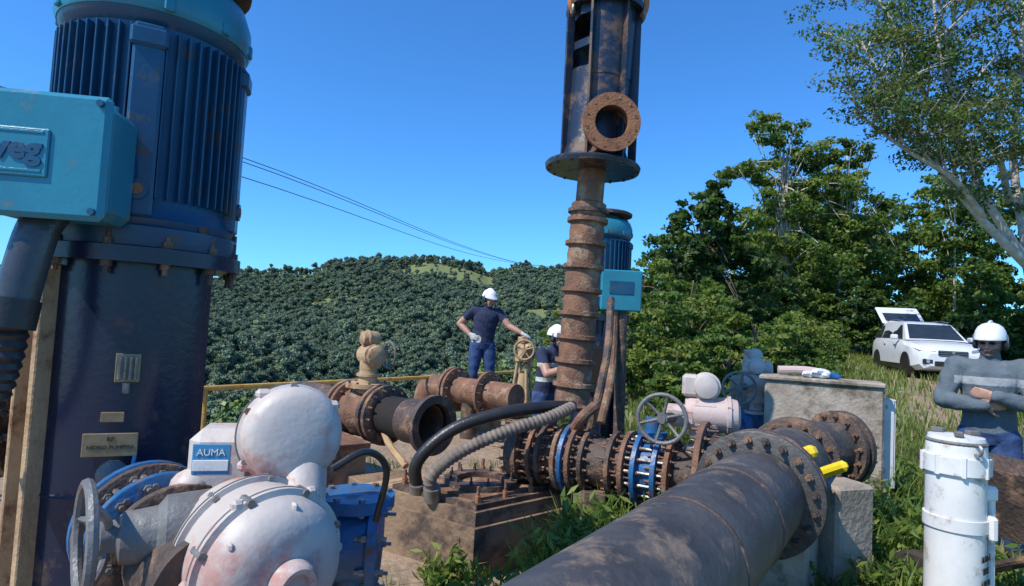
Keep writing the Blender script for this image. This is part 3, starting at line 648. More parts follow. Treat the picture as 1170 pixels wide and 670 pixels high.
actuator(b,vb+V((0,0,.52)),.82,-.9,'tan','tan',stem=.12,label=False)
b.tube([vb+V((.15,-.2,.05)),vb+V((.3,-.4,-.2)),vb+V((.5,-.6,-.35))],.03,'tan',8,3)
b.build('gate_valve')

b=B(); c=V((.22,9.0,-.2)); b.lathe(c,(0,0,1),[(0,.22),(.5,.22),(.5,.12),(.66,.12),(.66,.25),(.71,.25),(.71,.13),(1.15,.07)],'tan',24); b.bolts(c+V((0,0,.69)),(0,0,1),.22,10,.016,.04,'rustdark')
for a_ in range(4):
    q=a_*math.pi/2+.4; b.cyl(c+V((math.cos(q)*.17,math.sin(q)*.17,.7)),c+V((math.cos(q)*.09,math.sin(q)*.09,1.35)),.022,'tan',n=8)
b.lathe(c+V((0,0,1.33)),(0,0,1),[(0,.13),(.05,.13),(.05,.09),(.2,.08)],'tan',20)
b.wheel(c+V((0,-.17,1.5)),(0,-1,.0),.14,.015,'tan',5); actuator(b,c+V((0,0,1.52)),.62,-.5,'tan','tan',stem=.1,wheel=False,label=False)
b.build('gate_valve')
b=B(); d=V((.78,-.62,0)); E=V((-.80,9.1,.66)); b.cyl(E-d*.35,E+d*1.2,.19,'rust',n=28); b.tube([E-d*.3,E-d*.5-V((0,0,.05)),E-d*.6-V((0,0,.5)),E-d*.6-V((0,0,1.4))],.19,'rust',20)
for t_ in(0,.08,.7): b.flange(E+d*t_,d,.32,.05,'rust',14,.02)
b.cyl(E+d*.35,E+d*.35+V((0,0,-.9)),.12,'rustdark',n=16); b.build('pipeline')
b=B(); b.box((-.30,9.65,.12),(.42,.36,.55),'tan',rz=.2,bev=.02); b.box((-.30,9.65,-.3),(.6,.5,.4),'concbrown',rz=.2,bev=.02); b.build('step_block')

b=B(); u=V((.876,-.482,0)).normalized(); A=V((.10,4.76,.70)); 
def q(t): return A+u*t
b.lathe(q(-.02),u,[(0,.12),(0,.17),(1.9,.17)],'rustdark',32)
b.lathe(q(0),u,[(0,.22),(.03,.235),(.10,.235),(.11,.20)],'rustdark',40); b.bolts(q(.05),u,.21,16,.014,.075,'rust')
for t_,m_,r_ in((.20,'rust',.235),(.27,'rustdark',.235),(.40,'rust',.24),(.455,'bluering',.25),(.51,'rust',.24),(.60,'rustdark',.225),(.80,'rustdark',.235),(.90,'rust',.25),(.985,'bluering',.255),(1.12,'bluering',.25),(1.20,'rust',.25),(1.42,'rust',.24)):
    b.flange(q(t_),u,r_,.036,m_,16,.014,'rust' if m_!='rust' else 'rustdark')
b.bolts(q(.45),u,.205,16,.009,.10,'rustdark',.1,False); b.bolts(q(1.05),u,.215,16,.010,.13,'steel',.1,False); b.bolts(q(.24),u,.2,16,.009,.09,'rust',.1,False)
b.lathe(q(.97),u,[(0,.2),(.16,.2)],'bluering',36)
b.cyl(q(1.05),q(1.05)+V((0,0,.36)),.055,'bluering',n=16); b.lathe(q(1.05)+V((0,0,.24)),(0,0,1),[(0,.10),(.03,.10)],'bluering',20)
b.box(q(.7)+V((0,0,-.45)),(.18,.35,.55),'rustdark',rz=-.5)
b.build('butterfly_valve_line')
b=B(); actuator(b,(1.34,4.15,1.12),.98,-.25,'actwhite','actpink',stem=.14,wheel=False)
b.box((1.18,4.16,1.10),(.22,.16,.14),'actwhite',rz=-.3,bev=.03)
b.wheel((1.02,4.02,1.09),(-.45,-.9,0),.158,.014,'actgrey',6,.035,.03); b.cyl((1.02,4.04,1.09),(1.15,4.14,1.09),.035,'actgrey',n=14)
b.tube([(1.3,4.0,1.0),(1.28,3.95,.85),(1.2,3.98,.7)],.012,'black',6); b.build('valve_actuator')
b=B(); actuator(b,(2.60,6.4,1.17),.95,-.4,'actwhite','actpink',stem=.2,wheel=False)
b.wheel((2.36,6.25,1.13),(-.45,-.9,0),.16,.014,'actgrey',6); b.cyl((2.36,6.27,1.13),(2.5,6.4,1.15),.035,'actgrey',n=12); b.cyl((2.6,6.4,.9),(2.6,6.4,.2),.09,'bluering',n=16)
b.lathe((2.15,6.55,.65),(1,-.15,0),[(0,.2),(.03,.24),(.1,.24),(.1,.17),(.34,.17),(.34,.25),(.42,.25),(.42,.17),(.7,.17)],'bluering',28); b.build('valve_actuator')
b=B(); actuator(b,(2.78,6.9,1.30),.8,-.4,'actwhite','actpink',stem=.3,wheel=False); b.build('valve_actuator')

# manifold
b=B(); mf=V((1.33,3.22,.84)); u=V((.737,1.1,0)).normalized(); m0=mf-u*2.6; L=2.6
b.lathe(m0,u,[(0,.19),(.0,.232),(L,.232)],'pipe',56)
b.lathe(m0+u*(L-.62),u,[(0,.233),(.006,.238),(.02,.238),(.026,.233)],'rustdark',56); b.lathe(m0+u*(L-1.25),u,[(0,.233),(.004,.237),(.02,.237),(.024,.233)],'rustdark',56)
b.flange(mf,u,.325,.05,'pipe',20,.021,'rustdark'); b.flange(mf+u*.07,u,.325,.05,'rustdark',20,.021,'rust')
b.lathe(mf+u*.08,u,[(0,.235),(.9,.235),(1.1,.20),(1.25,.19)],'pipe',48)
j=mf+u*.52; w=V((-.876,.482,0))
b.lathe(j,w,[(0,.19),(.42,.19)],'rustdark',36); b.flange(j+w*.42,w,.27,.04,'rust',16,.017)
for t_ in(1.05,1.12): b.flange(mf+u*t_,u,.29,.045,'rustdark',16,.018,'rust')
k=mf+u*1.25; r2=V((.9,.35,.0)).normalized()
b.tube([k-u*.1,k+u*.12,k+u*.2+r2*.1+V((0,0,.03)),k+u*.22+r2*.35+V((0,0,.03))],.19,'pipe',28)
for t_ in(.32,.39): b.flange(k+u*.22+r2*t_+V((0,0,.03)),r2,.27,.04,'rustdark',14,.018,'rust')
b.box(mf+u*.5+V((0,0,-.45)),(.4,.5,.5),'conc',rz=-.6); b.build('manifold_pipe')
b=B(); b.box((1.80,3.42,.935),(.05,.24,.06),'yel2',R=Matrix.Rotation(.55,3,'Z')@Matrix.Rotation(-.5,3,'X'),bev=.02); b.box((1.74,3.53,1.01),(.07,.10,.07),'yel2',R=Matrix.Rotation(.6,3,'Z')@Matrix.Rotation(-.5,3,'X'),bev=.02); b.build('yellow_grinder')
b=B(); b.box((2.06,3.85,.42),(.30,.34,.75),'conc',rz=.35,bev=.02); b.build('concrete_block')

# foreground actuator and valve
b=B()
def drum(c,axis,prof,m,n=56): b.lathe(c,axis,prof,m,n)
a1=V((.50,-.84,.10)).normalized(); c=V((-.64,1.86,1.285))
drum(c-a1*.16,a1,[(0,.04),(0,.11),(.02,.122),(.120,.127),(.125,.150),(.155,.152),(.16,.144),(.195,.141),(.212,.132),(.224,.113),(.232,.08),(.235,.04),(.236,.005)],'actwhite')
b.ring(c-a1*.033,a1,.155,.12,.006,'actgrey',48)
b.bolts(c-a1*.018,a1,.146,6,.011,.020,'steel',stud=False)
for i in range(4):
    an=i*math.pi/2+.6; _,uu,ww=perp(a1); b.box(c+(uu*math.cos(an)+ww*math.sin(an))*.148-a1*.018,(.045,.04,.03),'actwhite',R=Matrix.Rotation(.5,3,'Z'),bev=.01)
Rb=Matrix.Rotation(.25,3,'Z'); b.box((-.86,1.93,1.18),(.20,.17,.22),'actwhite',R=Rb,bev=.035); b.box((-.84,1.95,1.02),(.27,.2,.12),'actwhite',R=Rb,bev=.04); b.sphere((-.93,1.86,1.12),(.06,.06,.05),'actwhite')
p=V((-.868,1.842,1.205)); b.box(p,(.105,.006,.09),'label',R=Rb,bev=.002); b.box(p+V((0,-.003,-.018)),(.098,.006,.032),'white',R=Rb,bev=.001)
b.text('AUMA',p+V((.0,-.005,.02)),Rb@Matrix(((1,0,0),(0,0,-1),(0,1,0))),.028,'white',.001)
b.cyl((-.60,1.86,1.18),(-.57,1.77,1.04),.07,'actwhite',n=24)
a2=V((.74,-.66,-.08)).normalized(); c2=V((-.60,1.64,.985))
drum(c2-a2*.24,a2,[(0,.05),(0,.15),(.03,.175),(.10,.188),(.105,.202),(.125,.204),(.13,.190),(.215,.192),(.22,.206),(.25,.206),(.255,.190),(.285,.182),(.315,.163),(.335,.135),(.345,.10),(.35,.062),(.385,.058),(.395,.050),(.39,.034),(.37,.03)],'actwhite')
b.ring(c2-a2*.005,a2,.2075,.16,.005,'actgrey',56); b.ring(c2-a2*.125,a2,.2055,.16,.004,'actgrey',56)
drum(c2+a2*.125,a2,[(0,.032),(.008,.032)],'actpink')
b.bolts(c2-a2*.005,a2,.199,8,.011,.024,'steel',stud=False); b.bolts(c2-a2*.125,a2,.196,8,.009,.018,'steel',.2,stud=False)
for i in range(6):
    an=i*math.pi/3; _,uu,ww=perp(a2); b.box(c2+(uu*math.cos(an)+ww*math.sin(an))*.204-a2*.005,(.03,.03,.03),'actwhite',R=Matrix.Rotation(.78,3,'Z'),bev=.008)
    b.box(c2+(uu*math.cos(an+.4)+ww*math.sin(an+.4))*.172+a2*.045,(.012,.05,.02),'actwhite',R=Matrix.Rotation(.78,3,'Z'),bev=.005)
b.sphere(c2+V((-.10,-.1,-.02)),(.05,.05,.07),'actpink')
b.tube([(-.48,1.74,1.22),(-.40,1.80,1.26),(-.36,1.92,1.18),(-.40,2.0,1.0)],.011,'black',8)
b.tube([(-.72,1.78,1.10),(-.70,1.72,1.07),(-.66,1.7,1.1)],.009,'actgrey',8)
b.wheel((-1.05,1.58,1.05),(-.76,-.65,0),.138,.014,'actgrey',3,.04,.05,.9)
b.lathe((-1.04,1.60,1.04),(.86,.50,0),[(0,.035),(.05,.04),(.06,.065),(.14,.075),(.16,.10),(.30,.11),(.36,.09),(.40,.03)],'actgrey',28)
b.sphere((-.80,1.74,1.0),(.10,.10,.10),'actgrey',24); b.box((-.78,1.70,.94),(.2,.2,.16),'actgrey',rz=.6,bev=.04)
b.build('valve_actuator')
b=B(); d=V((.55,-.55,0)).normalized(); s0=V((-1.36,2.24,.93))
b.lathe(s0,d,[(0,.15),(.9,.15)],'rustdark',36)
for t_,m_ in((.28,'bluering'),(.33,'rustdark'),(.46,'bluering'),(.62,'rustdark')): b.flange(s0+d*t_,d,.21,.034,m_,14,.014,'steel')
b.bolts(s0+d*.38,d,.18,14,.010,.11,'steel',.2,False)
c=V((-.50,2.15,.88)); b.lathe(c-V((.1,.02,0)),(1,.1,0),[(0,.1),(0,.14),(.03,.16),(.05,.16),(.06,.13),(.15,.13),(.16,.155),(.19,.155),(.19,.05)],'bluering',30); b.bolts(c+V((.07,0,0)),(1,.1,0),.14,8,.012,.03,'steel')
b.lathe(c+V((0,0,.0)),(0,0,1),[(-.3,.08),(.12,.08),(.12,.13),(.16,.13),(.16,.05)],'bluering',24); b.bolts(c+V((0,0,.14)),(0,0,1),.11,8,.012,.03,'steel',stud=False)
b.build('butterfly_valve')
b=B(); ux=V((1,.12,0)).normalized(); s0=V((-3.3,3.0,1.05)); b.cyl(s0,s0+ux*1.25,.2,'rust',n=30)
for t_,m_ in((.55,'rust'),(.63,'rustdark'),(.80,'rust'),(.92,'rustdark'),(1.02,'rust'),(1.12,'tan')): b.flange(s0+ux*t_,ux,.29,.04,m_,14,.018,'rustdark')
b.cyl(s0+ux*.86,s0+ux*.86+V((0,0,.45)),.08,'tan',n=16); b.build('rusty_valve')

# ------------------------------------------------------------------ railing, wires
b=B(); r0=V((-5.4,3.65));r1=V((-3.23,6.6));r2_=V((-1.08,9.4));r3=V((.4,11.6))
def rp(a_,z): return (a_.x,a_.y,z)
for z in(.80,.32): b.tube([rp(r0,z),rp(r1,z),rp(r2_,z),rp(r3,z)],.028,'yellow',8,6)
for a_,c_ in((r0,r1),(r1,r2_),(r2_,r3)):
    for k in(0,.5): p=a_.lerp(c_,k); b.cyl((p.x,p.y,G(p.x,p.y)-.3),(p.x,p.y,.8),.028,'yellow',n=10)
b.build('railing')
b=B()
for off in(0,.55,.7):
    P=[V((-22,14,7.9+off*.9)),V((-14.3,30,8.45+off*1.4)),V((-6,62,9.0+off)),V((.6,92,11.0+off*.2)),V((8,125,14))]; b.tube(P,.022,'black',4,8)
b.build('power_line')

# ------------------------------------------------------------------ concrete wall etc
b=B(); b.box((3.0,5.85,.75),(1.0,.30,1.02),'conc',rz=-.42,bev=.02); b.box((2.95,6.5,.75),(1.1,.25,.95),'conc',rz=-.42,bev=.02)
b.box((2.98,5.86,1.275),(1.06,.36,.05),'conc',rz=-.42,bev=.015); b.tube([(2.65,6.02,1.35),(2.9,5.95,1.36),(3.05,5.85,1.34)],.04,'actpink',10); b.build('concrete_wall')
b=B(); b.box((3.47,5.62,.75),(.14,.03,.80),'white',rz=-.2); b.box((3.56,5.70,.75),(.03,.2,.80),'white',rz=-.2); b.build('white_panel')
b=B()
for (x,y,z,r_,m_) in((2.95,5.8,1.345,.09,'whiteplastic'),(3.05,5.77,1.33,.065,'bluering'),(2.86,5.84,1.33,.06,'whiteplastic')):
    vs=[];fs=[];n=14
    for j in range(8):
        for i in range(n):
            ph=math.pi*j/7; th=2*math.pi*i/n; rr=r_*(1+.22*math.sin(3*th+j)+.15*math.sin(5*th+2*j+x*9)); vs.append((x+rr*math.sin(ph)*math.cos(th),y+rr*math.sin(ph)*math.sin(th),z+r_*.55*math.cos(ph)))
    for j in range(7):
        for i in range(n): fs.append((j*n+i,(j+1)*n+i,(j+1)*n+(i+1)%n,j*n+(i+1)%n))
    b.add(vs,fs,m_)
b.build('rag_bundle')
b=B(); c=V((1.92,2.62,0)); b.lathe(c,(0,0,1),[(-.1,.108),(.9,.108),(.9,.116),(.95,.116),(.95,.108),(1.13,.108),(1.13,.122),(1.20,.122),(1.20,.110),(1.25,.108),(1.28,.10),(1.29,.01)],'white',40)
b.lathe(c+V((.0,-.0,1.245)),(0,0,1),[(0,.106),(.012,.112),(.02,.106)],'actgrey',32)
b.bolts(c+V((0,0,1.165)),(0,0,1),.118,8,.011,.04,'white',stud=False)
for a_ in(0,2.1,4.2): b.box(c+V((math.cos(a_)*.07,math.sin(a_)*.07,1.295)),(.05,.03,.02),'actgrey',rz=a_,bev=.004)
b.cyl(c+V((.13,-.03,-.1)),c+V((.13,-.03,1.08)),.014,'white',n=10); b.box(c+V((.115,-.02,1.05)),(.07,.06,.06),'white',bev=.01); b.box(c+V((.09,-.08,.92)),(.035,.05,.10),'white',bev=.01)
b.torus(c+V((0,-.12,1.24)),(1,0,0),.022,.007,'steel',14,6)
Rt=Matrix.Rotation(.62,3,'Z')@Matrix(((1,0,0),(0,0,-1),(0,1,0)))
for i,tx in enumerate(('ALARME','TESTE','LOTE 04')):
    b.text(tx,c+V((.0,0,.80-.05*i))+Matrix.Rotation(.62,3,'Z')@V((0,-.1095,0)),Rt,.036,'black',.0012,.7)
b.build('hydraulic_cylinder')
b=B(); c=V((2.66,3.15,.0)); R=Matrix.Rotation(.3,3,'Z')
def trough(z0,z1,s0,s1,th_,m):
    vs=[];
    for z,s in((z0,s0),(z1,s1),(z1,(s1[0]-th_,s1[1]-th_)),(z0+th_,(s0[0]-th_,s0[1]-th_))):
        for sx,sy in((-1,-1),(1,-1),(1,1),(-1,1)): vs.append(c+R@V((sx*s[0],sy*s[1],z)))
    fs=[(3,2,1,0)]
    for k in range(3):
        for i in range(4): fs.append((k*4+i,k*4+(i+1)%4,(k+1)*4+(i+1)%4,(k+1)*4+i))
    fs.append((12,13,14,15)); b.add(vs,fs,m)
trough(.72,1.06,(.16,.26),(.25,.40),.012,'rustdark')
b.tube([c+R@V((-.24,-.4,1.06)),c+R@V((.24,-.4,1.06))],.015,'rustorange',8,2)
for sx in(-.15,.15):
    b.tube([c+R@V((sx,-.2,.72)),c+R@V((sx,-.25,.3)),c+R@V((sx,-.25,0))],.018,'rustdark',8,4)
    b.tube([c+R@V((sx,-.8,.92)),c+R@V((sx,-.2,.70)),c+R@V((sx*.4,.55,.25))],.018,'rustdark',8,4)
b.lathe(c+R@V((-.04,.55,.22)),R@V((1,0,0)),[(0,.15),(.0,.2),(.02,.22),(.06,.22),(.08,.2),(.08,.15)],'tyre',24); b.build('wheelbarrow')
b=B()
for i in range(16):
    for k in range(18):
        x=3.15+i*.205+(.1 if k%2 else 0)+random.uniform(-.004,.004); y=3.5+k*.105; 
        if (x-3.15)<.25*abs(math.sin(k*1.3)): continue
        b.box((x,y,G(x,y)+.012+random.uniform(-.004,.004)),(.195,.096,.05),'paving',rz=random.uniform(-.02,.02),bev=.008)
b.build('brick_paving')
b=B()
for i in range(420):
    x=random.uniform(.4,8);y=random.uniform(2.8,14)
    if path_d(x,y)>1.5 and random.random()<.6: continue
    r=random.uniform(.008,.035); b.sphere((x,y,G(x,y)+r*.2),(r*random.uniform(.7,1.4),r,r*.6),'conc',6)
b.build('stones')

# ------------------------------------------------------------------ car
def car():
    b=B(); pos=V((12.75,18.8,G(12.75,18.8))); fwd=V((-.27,-.96,0)).normalized(); side=V((-fwd.y,fwd.x,0)); 
    def T(x,y,z): return pos+fwd*x+side*y+V((0,0,z))
    st=[(2.12,.62,.38,.72,.55),(2.05,.80,.30,.84,.70),(1.85,.89,.24,.95,.76),(1.4,.92,.22,1.02,.80),(.85,.93,.22,1.08,.82),(0,.93,.22,1.10,.84),(-1,.93,.22,1.12,.84),(-1.7,.92,.24,1.13,.82),(-2.05,.86,.34,1.12,.76),(-2.12,.78,.42,1.0,.70)]
    vs=[];fs=[];K=12
    for x,w,zb,zt,tw in st:
        ring=[(-w*.85,zb),(-w,zb+.12),(-w*1.0,(zb+zt)/2),(-w*.97,zt-.12),(-tw,zt-.01),(-tw*.5,zt+.025),(tw*.5,zt+.025),(tw,zt-.01),(w*.97,zt-.12),(w,(zb+zt)/2),(w,zb+.12),(w*.85,zb)]
        for y,z in ring: vs.append(T(x,y,z))
    for i in range(len(st)-1):
        for k in range(K): fs.append((i*K+k,i*K+(k+1)%K,(i+1)*K+(k+1)%K,(i+1)*K+k))
    fs.append(tuple(range(K))); fs.append(tuple((len(st)-1)*K+k for k in range(K))[::-1]); b.add(vs,fs,'carwhite')
    gs=[(.98,.80,1.08,.79,1.085),(.25,.80,1.09,.63,1.58),(-.4,.81,1.10,.64,1.66),(-1.3,.81,1.11,.63,1.65),(-1.75,.80,1.12,.60,1.60),(-2.0,.78,1.12,.74,1.14)]
    vs=[];fs=[]
    for x,w,z,tw,zt in gs:
        for y,zz in((-w,z),(-tw,zt),(-tw*.5,zt+.02),(tw*.5,zt+.02),(tw,zt),(w,z)): vs.append(T(x,y,zz))
    for i in range(5):
        for k in range(5): fs.append((i*6+k,i*6+k+1,(i+1)*6+k+1,(i+1)*6+k))
    b.add(vs,fs,'carwhite')
    e=.012
    n_=(fwd*.55+V((0,0,.8))).normalized()*(e+.014)
    b.add([T(.93,-.70,1.12)+n_,T(.93,.70,1.12)+n_,T(.30,.57,1.555)+n_,T(.30,-.57,1.555)+n_],[(0,1,2,3)],'glass')
    for sg in(-1,1):
        sd=side*sg*e
        for x0,x1,xa,xb in((.72,-.30,.22,-.32),(-.36,-1.20,-.38,-1.22),(-1.27,-1.80,-1.28,-1.66)):
            f=lambda x,zl:T(x,sg*(.805-.17*zl),1.13+.43*zl)+sd
            b.add([f(x0,0),f(x1,0),f(xb,.95),f(xa,.95)],[(0,1,2,3)],'glass')
        for wx in(1.30,-1.30):
            c=T(wx,sg*.80,.34); b.lathe(c-side*sg*.09,side*sg,[(0,.2),(0,.31),(.03,.335),(.20,.335),(.22,.31),(.22,.22)],'tyre',28)
            b.lathe(c+side*sg*.10,side*sg,[(0,.22),(.01,.22),(.02,.06),(.03,.05)],'alloy',20)
            for k in range(5):
                an=k*1.2566; b.box(c+side*sg*.118+fwd*math.cos(an)*.11+V((0,0,math.sin(an)*.11)),(.04,.02,.2),'alloy',R=Matrix((( fwd.x*math.sin(an), side.x, fwd.x*math.cos(an)),(fwd.y*math.sin(an),side.y,fwd.y*math.cos(an)),(-math.cos(an),0,math.sin(an)))),bev=.004)
            b.lathe(T(wx,sg*.80,.36),side*sg,[(0,.38),(.135,.38),(.138,.36)],'black',28,cap=True)
        RFc=Matrix.Rotation(math.atan2(fwd.y,fwd.x),3,'Z')
        b.box(T(.62,sg*1.0,1.16),(.10,.20,.14),'carwhite',R=RFc,bev=.03)
        b.add([T(2.055,sg*.42,.80)+fwd*.06,T(2.0,sg*.80,.83)+fwd*.03+side*sg*.015,T(1.80,sg*.90,.91)+side*sg*.01,T(1.98,sg*.72,.92)+fwd*.04,T(2.05,sg*.45,.86)+fwd*.05],[(0,1,2,3,4)],'lamp')
        b.box(T(2.10,sg*.60,.50),(.05,.26,.14),'black',R=RFc,bev=.02)
        b.lathe(T(2.12,sg*.60,.50),fwd,[(0,.05),(.02,.045)],'lamp',14)
        b.box(T(0,sg*.935,.32),(1.9,.03,.12),'black',R=RFc,bev=.01)
        for dx in(.35,-.55): b.box(T(dx,sg*.945,.98),(.16,.03,.03),'carwhite',R=RFc,bev=.008)
        b.tube([T(.1,sg*.60,1.66),T(-.6,sg*.60,1.72),T(-1.5,sg*.58,1.68)],.015,'alloy',6)
    RF=Matrix.Rotation(math.atan2(fwd.y,fwd.x),3,'Z')
    b.box(T(2.11,0,.74),(.06,.72,.16),'black',R=RF,bev=.02)
    for k in range(3): b.box(T(2.145,0,.69+.05*k),(.015,.68,.012),'alloy',R=RF,bev=.003)
    b.box(T(2.14,0,.45),(.05,.9,.14),'black',R=RF,bev=.02); b.box(T(2.17,0,.55),(.012,.40,.13),'whiteplastic',R=RF,bev=.003)
    b.sphere(T(2.15,0,.76),(.05,.05,.05),'alloy',10)
    hinge=T(-1.75,0,1.62); up=(-fwd*.85+V((0,0,.52))).normalized()
    nrm=up.cross(side).normalized(); Rg=Matrix(((up.x,side.x,nrm.x),(up.y,side.y,nrm.y),(up.z,side.z,nrm.z)))
    b.box(hinge+up*.55,(1.1,1.30,.06),'carwhite',R=Rg,bev=.03); b.box(hinge+up*.40+nrm*.034,(.55,1.05,.006),'glass',R=Rg); b.box(hinge+up*.40-nrm*.034,(.55,1.05,.006),'glass',R=Rg)
    for sg in(-1,1): b.tube([T(-1.9,sg*.6,1.2),hinge+up*.6+side*sg*.55],.012,'black',6,2)
    b.build('parked_car',angle=30)
car()

# ------------------------------------------------------------------ people
def person(name,loc,heading,J,cloth,head_yaw=0,head_pitch=0,shortsleeve=True,glove=False,scale=1.0,beard=False,glasses=False,band=None,tape=False,voxel=.0075,bulk=1.0):
    g=B(); samples=[]
    def ringloft(rings):
        K=18;vs=[];fs=[];n=len(rings)
        for i,(c,rx,ry,S) in enumerate(rings):
            c=V(c); d=(V(rings[min(i+1,n-1)][0])-V(rings[max(i-1,0)][0])).normalized(); S=V(S); S=(S-d*S.dot(d)).normalized(); Fv=d.cross(S)
            for k in range(K):
                a=2*math.pi*k/K; vs.append(c+S*math.cos(a)*rx+Fv*math.sin(a)*ry)
        for i in range(n-1):
            for k in range(K): fs.append((i*K+k,i*K+(k+1)%K,(i+1)*K+(k+1)%K,(i+1)*K+k))
        fs.append(tuple(range(K))[::-1]); fs.append(tuple((n-1)*K+k for k in range(K))); g.add(vs,fs,'skin')
    def limb(a,ra,b_,rb,lab,mid=None,ball=True):
        a=V(a);b_=V(b_); S=(1,.3,.2) if abs((b_-a).normalized().x)<.8 else (0,1,0)
        m=mid or (ra+rb)/2
        ringloft([(a,ra,ra,S),(a.lerp(b_,.3),(ra*.5+m*.5)*1.03,(ra*.5+m*.5)*1.03,S),(a.lerp(b_,.6),m,m,S),(b_,rb,rb,S)])
        if ball: g.sphere(a,ra,'skin',14); g.sphere(b_,rb,'skin',14)
        for k in range(9):
            t=k/8; L=lab if not isinstance(lab,tuple) else (lab[0] if t<lab[2] else lab[1]); samples.append((a.lerp(b_,t),ra+(rb-ra)*t,L))
    C=cloth; Bk=bulk
    pel=V(J['pelvis']);che=V(J['chest']);nk=V(J['neck']);hd=V(J['head'])
    SL=V(J['shL']);SR=V(J['shR']); S=(SL-SR).normalized(); HS=(V(J['hipL'])-V(J['hipR'])).normalized()
    w=pel.lerp(che,.45)
    ringloft([(p_,rx*Bk,ry*Bk,S_) for p_,rx,ry,S_ in [(pel-V((0,0,.09)),.13,.10,HS),(pel,.168,.122,HS),(pel.lerp(w,.6),.155,.112,HS),(w,.152,.112,S),(w.lerp(che,.5),.162,.12,S),(che,.178,.125,S),(che.lerp(nk,.5),.172,.112,S)]]+[(che.lerp(nk,.82),.12,.085,S),(nk,.065,.065,S),(nk+V((0,0,.02)),.06,.06,S)])
    for a,b_,r_,lb in((pel-V((0,0,.1)),pel+V((0,0,.05)),.14,'pants'),(pel+V((0,0,.06)),che,.14*Bk,'shirt'),(che,nk,.13*Bk,'shirt')):
        for k in range(7):
            for sx in(-.07,0,.07): samples.append((a.lerp(b_,k/6)+S*sx,r_-.045,lb))
    limb(nk-V((0,0,.03)),.062,hd-V((0,0,.05)),.056,'skin')
    for s_ in('L','R'):
        sg=1 if s_=='L' else -1
        sh,el,wr=V(J['sh'+s_]),V(J['el'+s_]),V(J['wr'+s_])
        ex=.010+.06*(Bk-1) if not shortsleeve else .004
        limb(sh,.066+ex,el,.046+ex,('shirt','skin',.62) if shortsleeve else 'shirt')
        limb(el,.046+ex,wr,.029+ex*.8,'skin' if shortsleeve else 'shirt',mid=.041+ex)
        limb(sh,.07,che.lerp(nk,.5)+S*sg*.08,.09,'shirt')
        hp,kn,an=V(J['hip'+s_]),V(J['kn'+s_]),V(J['an'+s_])
        limb(hp,.098*Bk,kn,.068,'pants',mid=.086*Bk); limb(kn,.068,an,.056,'pants',mid=.066)
        td=V(J['toe'+s_]).normalized()
        hl=V((an.x,an.y,an.z-.045))-td*.06
        ringloft([(hl-td*.02,.030,.035,(0,0,1)),(hl+td*.03,.05,.042,(0,0,1)),(hl+td*.12,.040,.048,(0,0,1)),(hl+td*.20,.030,.050,(0,0,1)),(hl+td*.245,.018,.036,(0,0,1))])
        limb(an+V((0,0,.02)),.05,an-V((0,0,.03)),.048,'boot')
        for k in range(8): samples.append((hl+td*(k*.033),.05,'boot'))
        hdir,palm,curl=(J.get('hand'+s_) or ((wr-el).normalized(),(0,1,0),.5))
        h=V(hdir).normalized(); pn=V(palm); pn=(pn-h*pn.dot(h)).normalized(); sd=h.cross(pn).normalized()*(1 if s_=='L' else -1)
        hl_='glove' if glove else 'skin'; gr=1.25 if glove else 1.0
        ringloft([(wr,.026*gr,.020*gr,sd),(wr+h*.03,.036*gr,.016*gr,sd),(wr+h*.075,.042*gr,.014*gr,sd),(wr+h*.095,.040*gr,.011*gr,sd)])
        for k in range(5): samples.append((wr+h*(.01+.025*k),.03*gr,hl_))
        for fi,(o,Lf) in enumerate(((.030,.066),(.010,.076),(-.011,.070),(-.031,.054))):
            p=wr+h*.090+sd*o; dr=h.copy(); 
            for sgm,fr in enumerate((.45,.32,.23)):
                dr=(dr+pn*curl*(.55+.25*sgm)).normalized(); e=p+dr*Lf*fr; r0=(.0098-.0009*sgm)*gr
                ringloft([(p,r0,r0,sd),(e,r0*.93,r0*.93,sd)]); g.sphere(e,r0*.93,'skin',8); g.sphere(p,r0,'skin',8); samples.append((e,.012,hl_)); p=e
        p=wr+h*.03+sd*.034; dr=(h*.6+sd*.75+pn*.3).normalized()
        for Lt in(.036,.030,.024):
            e=p+dr*Lt; ringloft([(p,.0115*gr,.0115*gr,pn),(e,.010*gr,.010*gr,pn)]); g.sphere(e,.010*gr,'skin',8); samples.append((e,.014,hl_)); dr=(dr+h*.4+pn*.25*curl).normalized(); p=e
    HR=Matrix.Rotation(head_yaw,3,'Z')@Matrix.Rotation(head_pitch,3,'X')
    def hp_(x,y,z): return hd+HR@V((x,y,z))
    g.sphere(hp_(0,.012,.02),(.076,.094,.098),'skin',24,R=HR); g.sphere(hp_(0,-.022,-.045),(.060,.064,.070),'skin',20,R=HR)
    g.sphere(hp_(0,-.058,-.088),(.026,.022,.020),'skin',12,R=HR)
    ringloft([(hp_(0,-.084,.012),.008,.008,HR@V((1,0,0))),(hp_(0,-.098,-.012),.011,.012,HR@V((1,0,0))),(hp_(0,-.104,-.028),.016,.013,HR@V((1,0,0))),(hp_(0,-.088,-.036),.012,.008,HR@V((1,0,0)))])
    g.sphere(hp_(0,-.082,.022),(.046,.014,.010),'skin',12,R=HR)
    for sx in(-1,1): g.sphere(hp_(sx*.076,.012,-.008),(.010,.020,.032),'skin',12,R=HR); g.sphere(hp_(sx*.04,-.062,-.025),(.026,.022,.02),'skin',12,R=HR)
    g.sphere(hp_(0,-.080,-.055),(.024,.012,.009),'skin',12,R=HR)
    samples.append((hd,.085,'skin')); samples.append((hp_(0,-.04,-.05),.06,'skin'))
    tmp=g.build('tmpbody'); md=tmp.modifiers.new('r','REMESH'); md.mode='VOXEL'; md.voxel_size=voxel; sm=tmp.modifiers.new('s','SMOOTH'); sm.iterations=2; sm.factor=.5
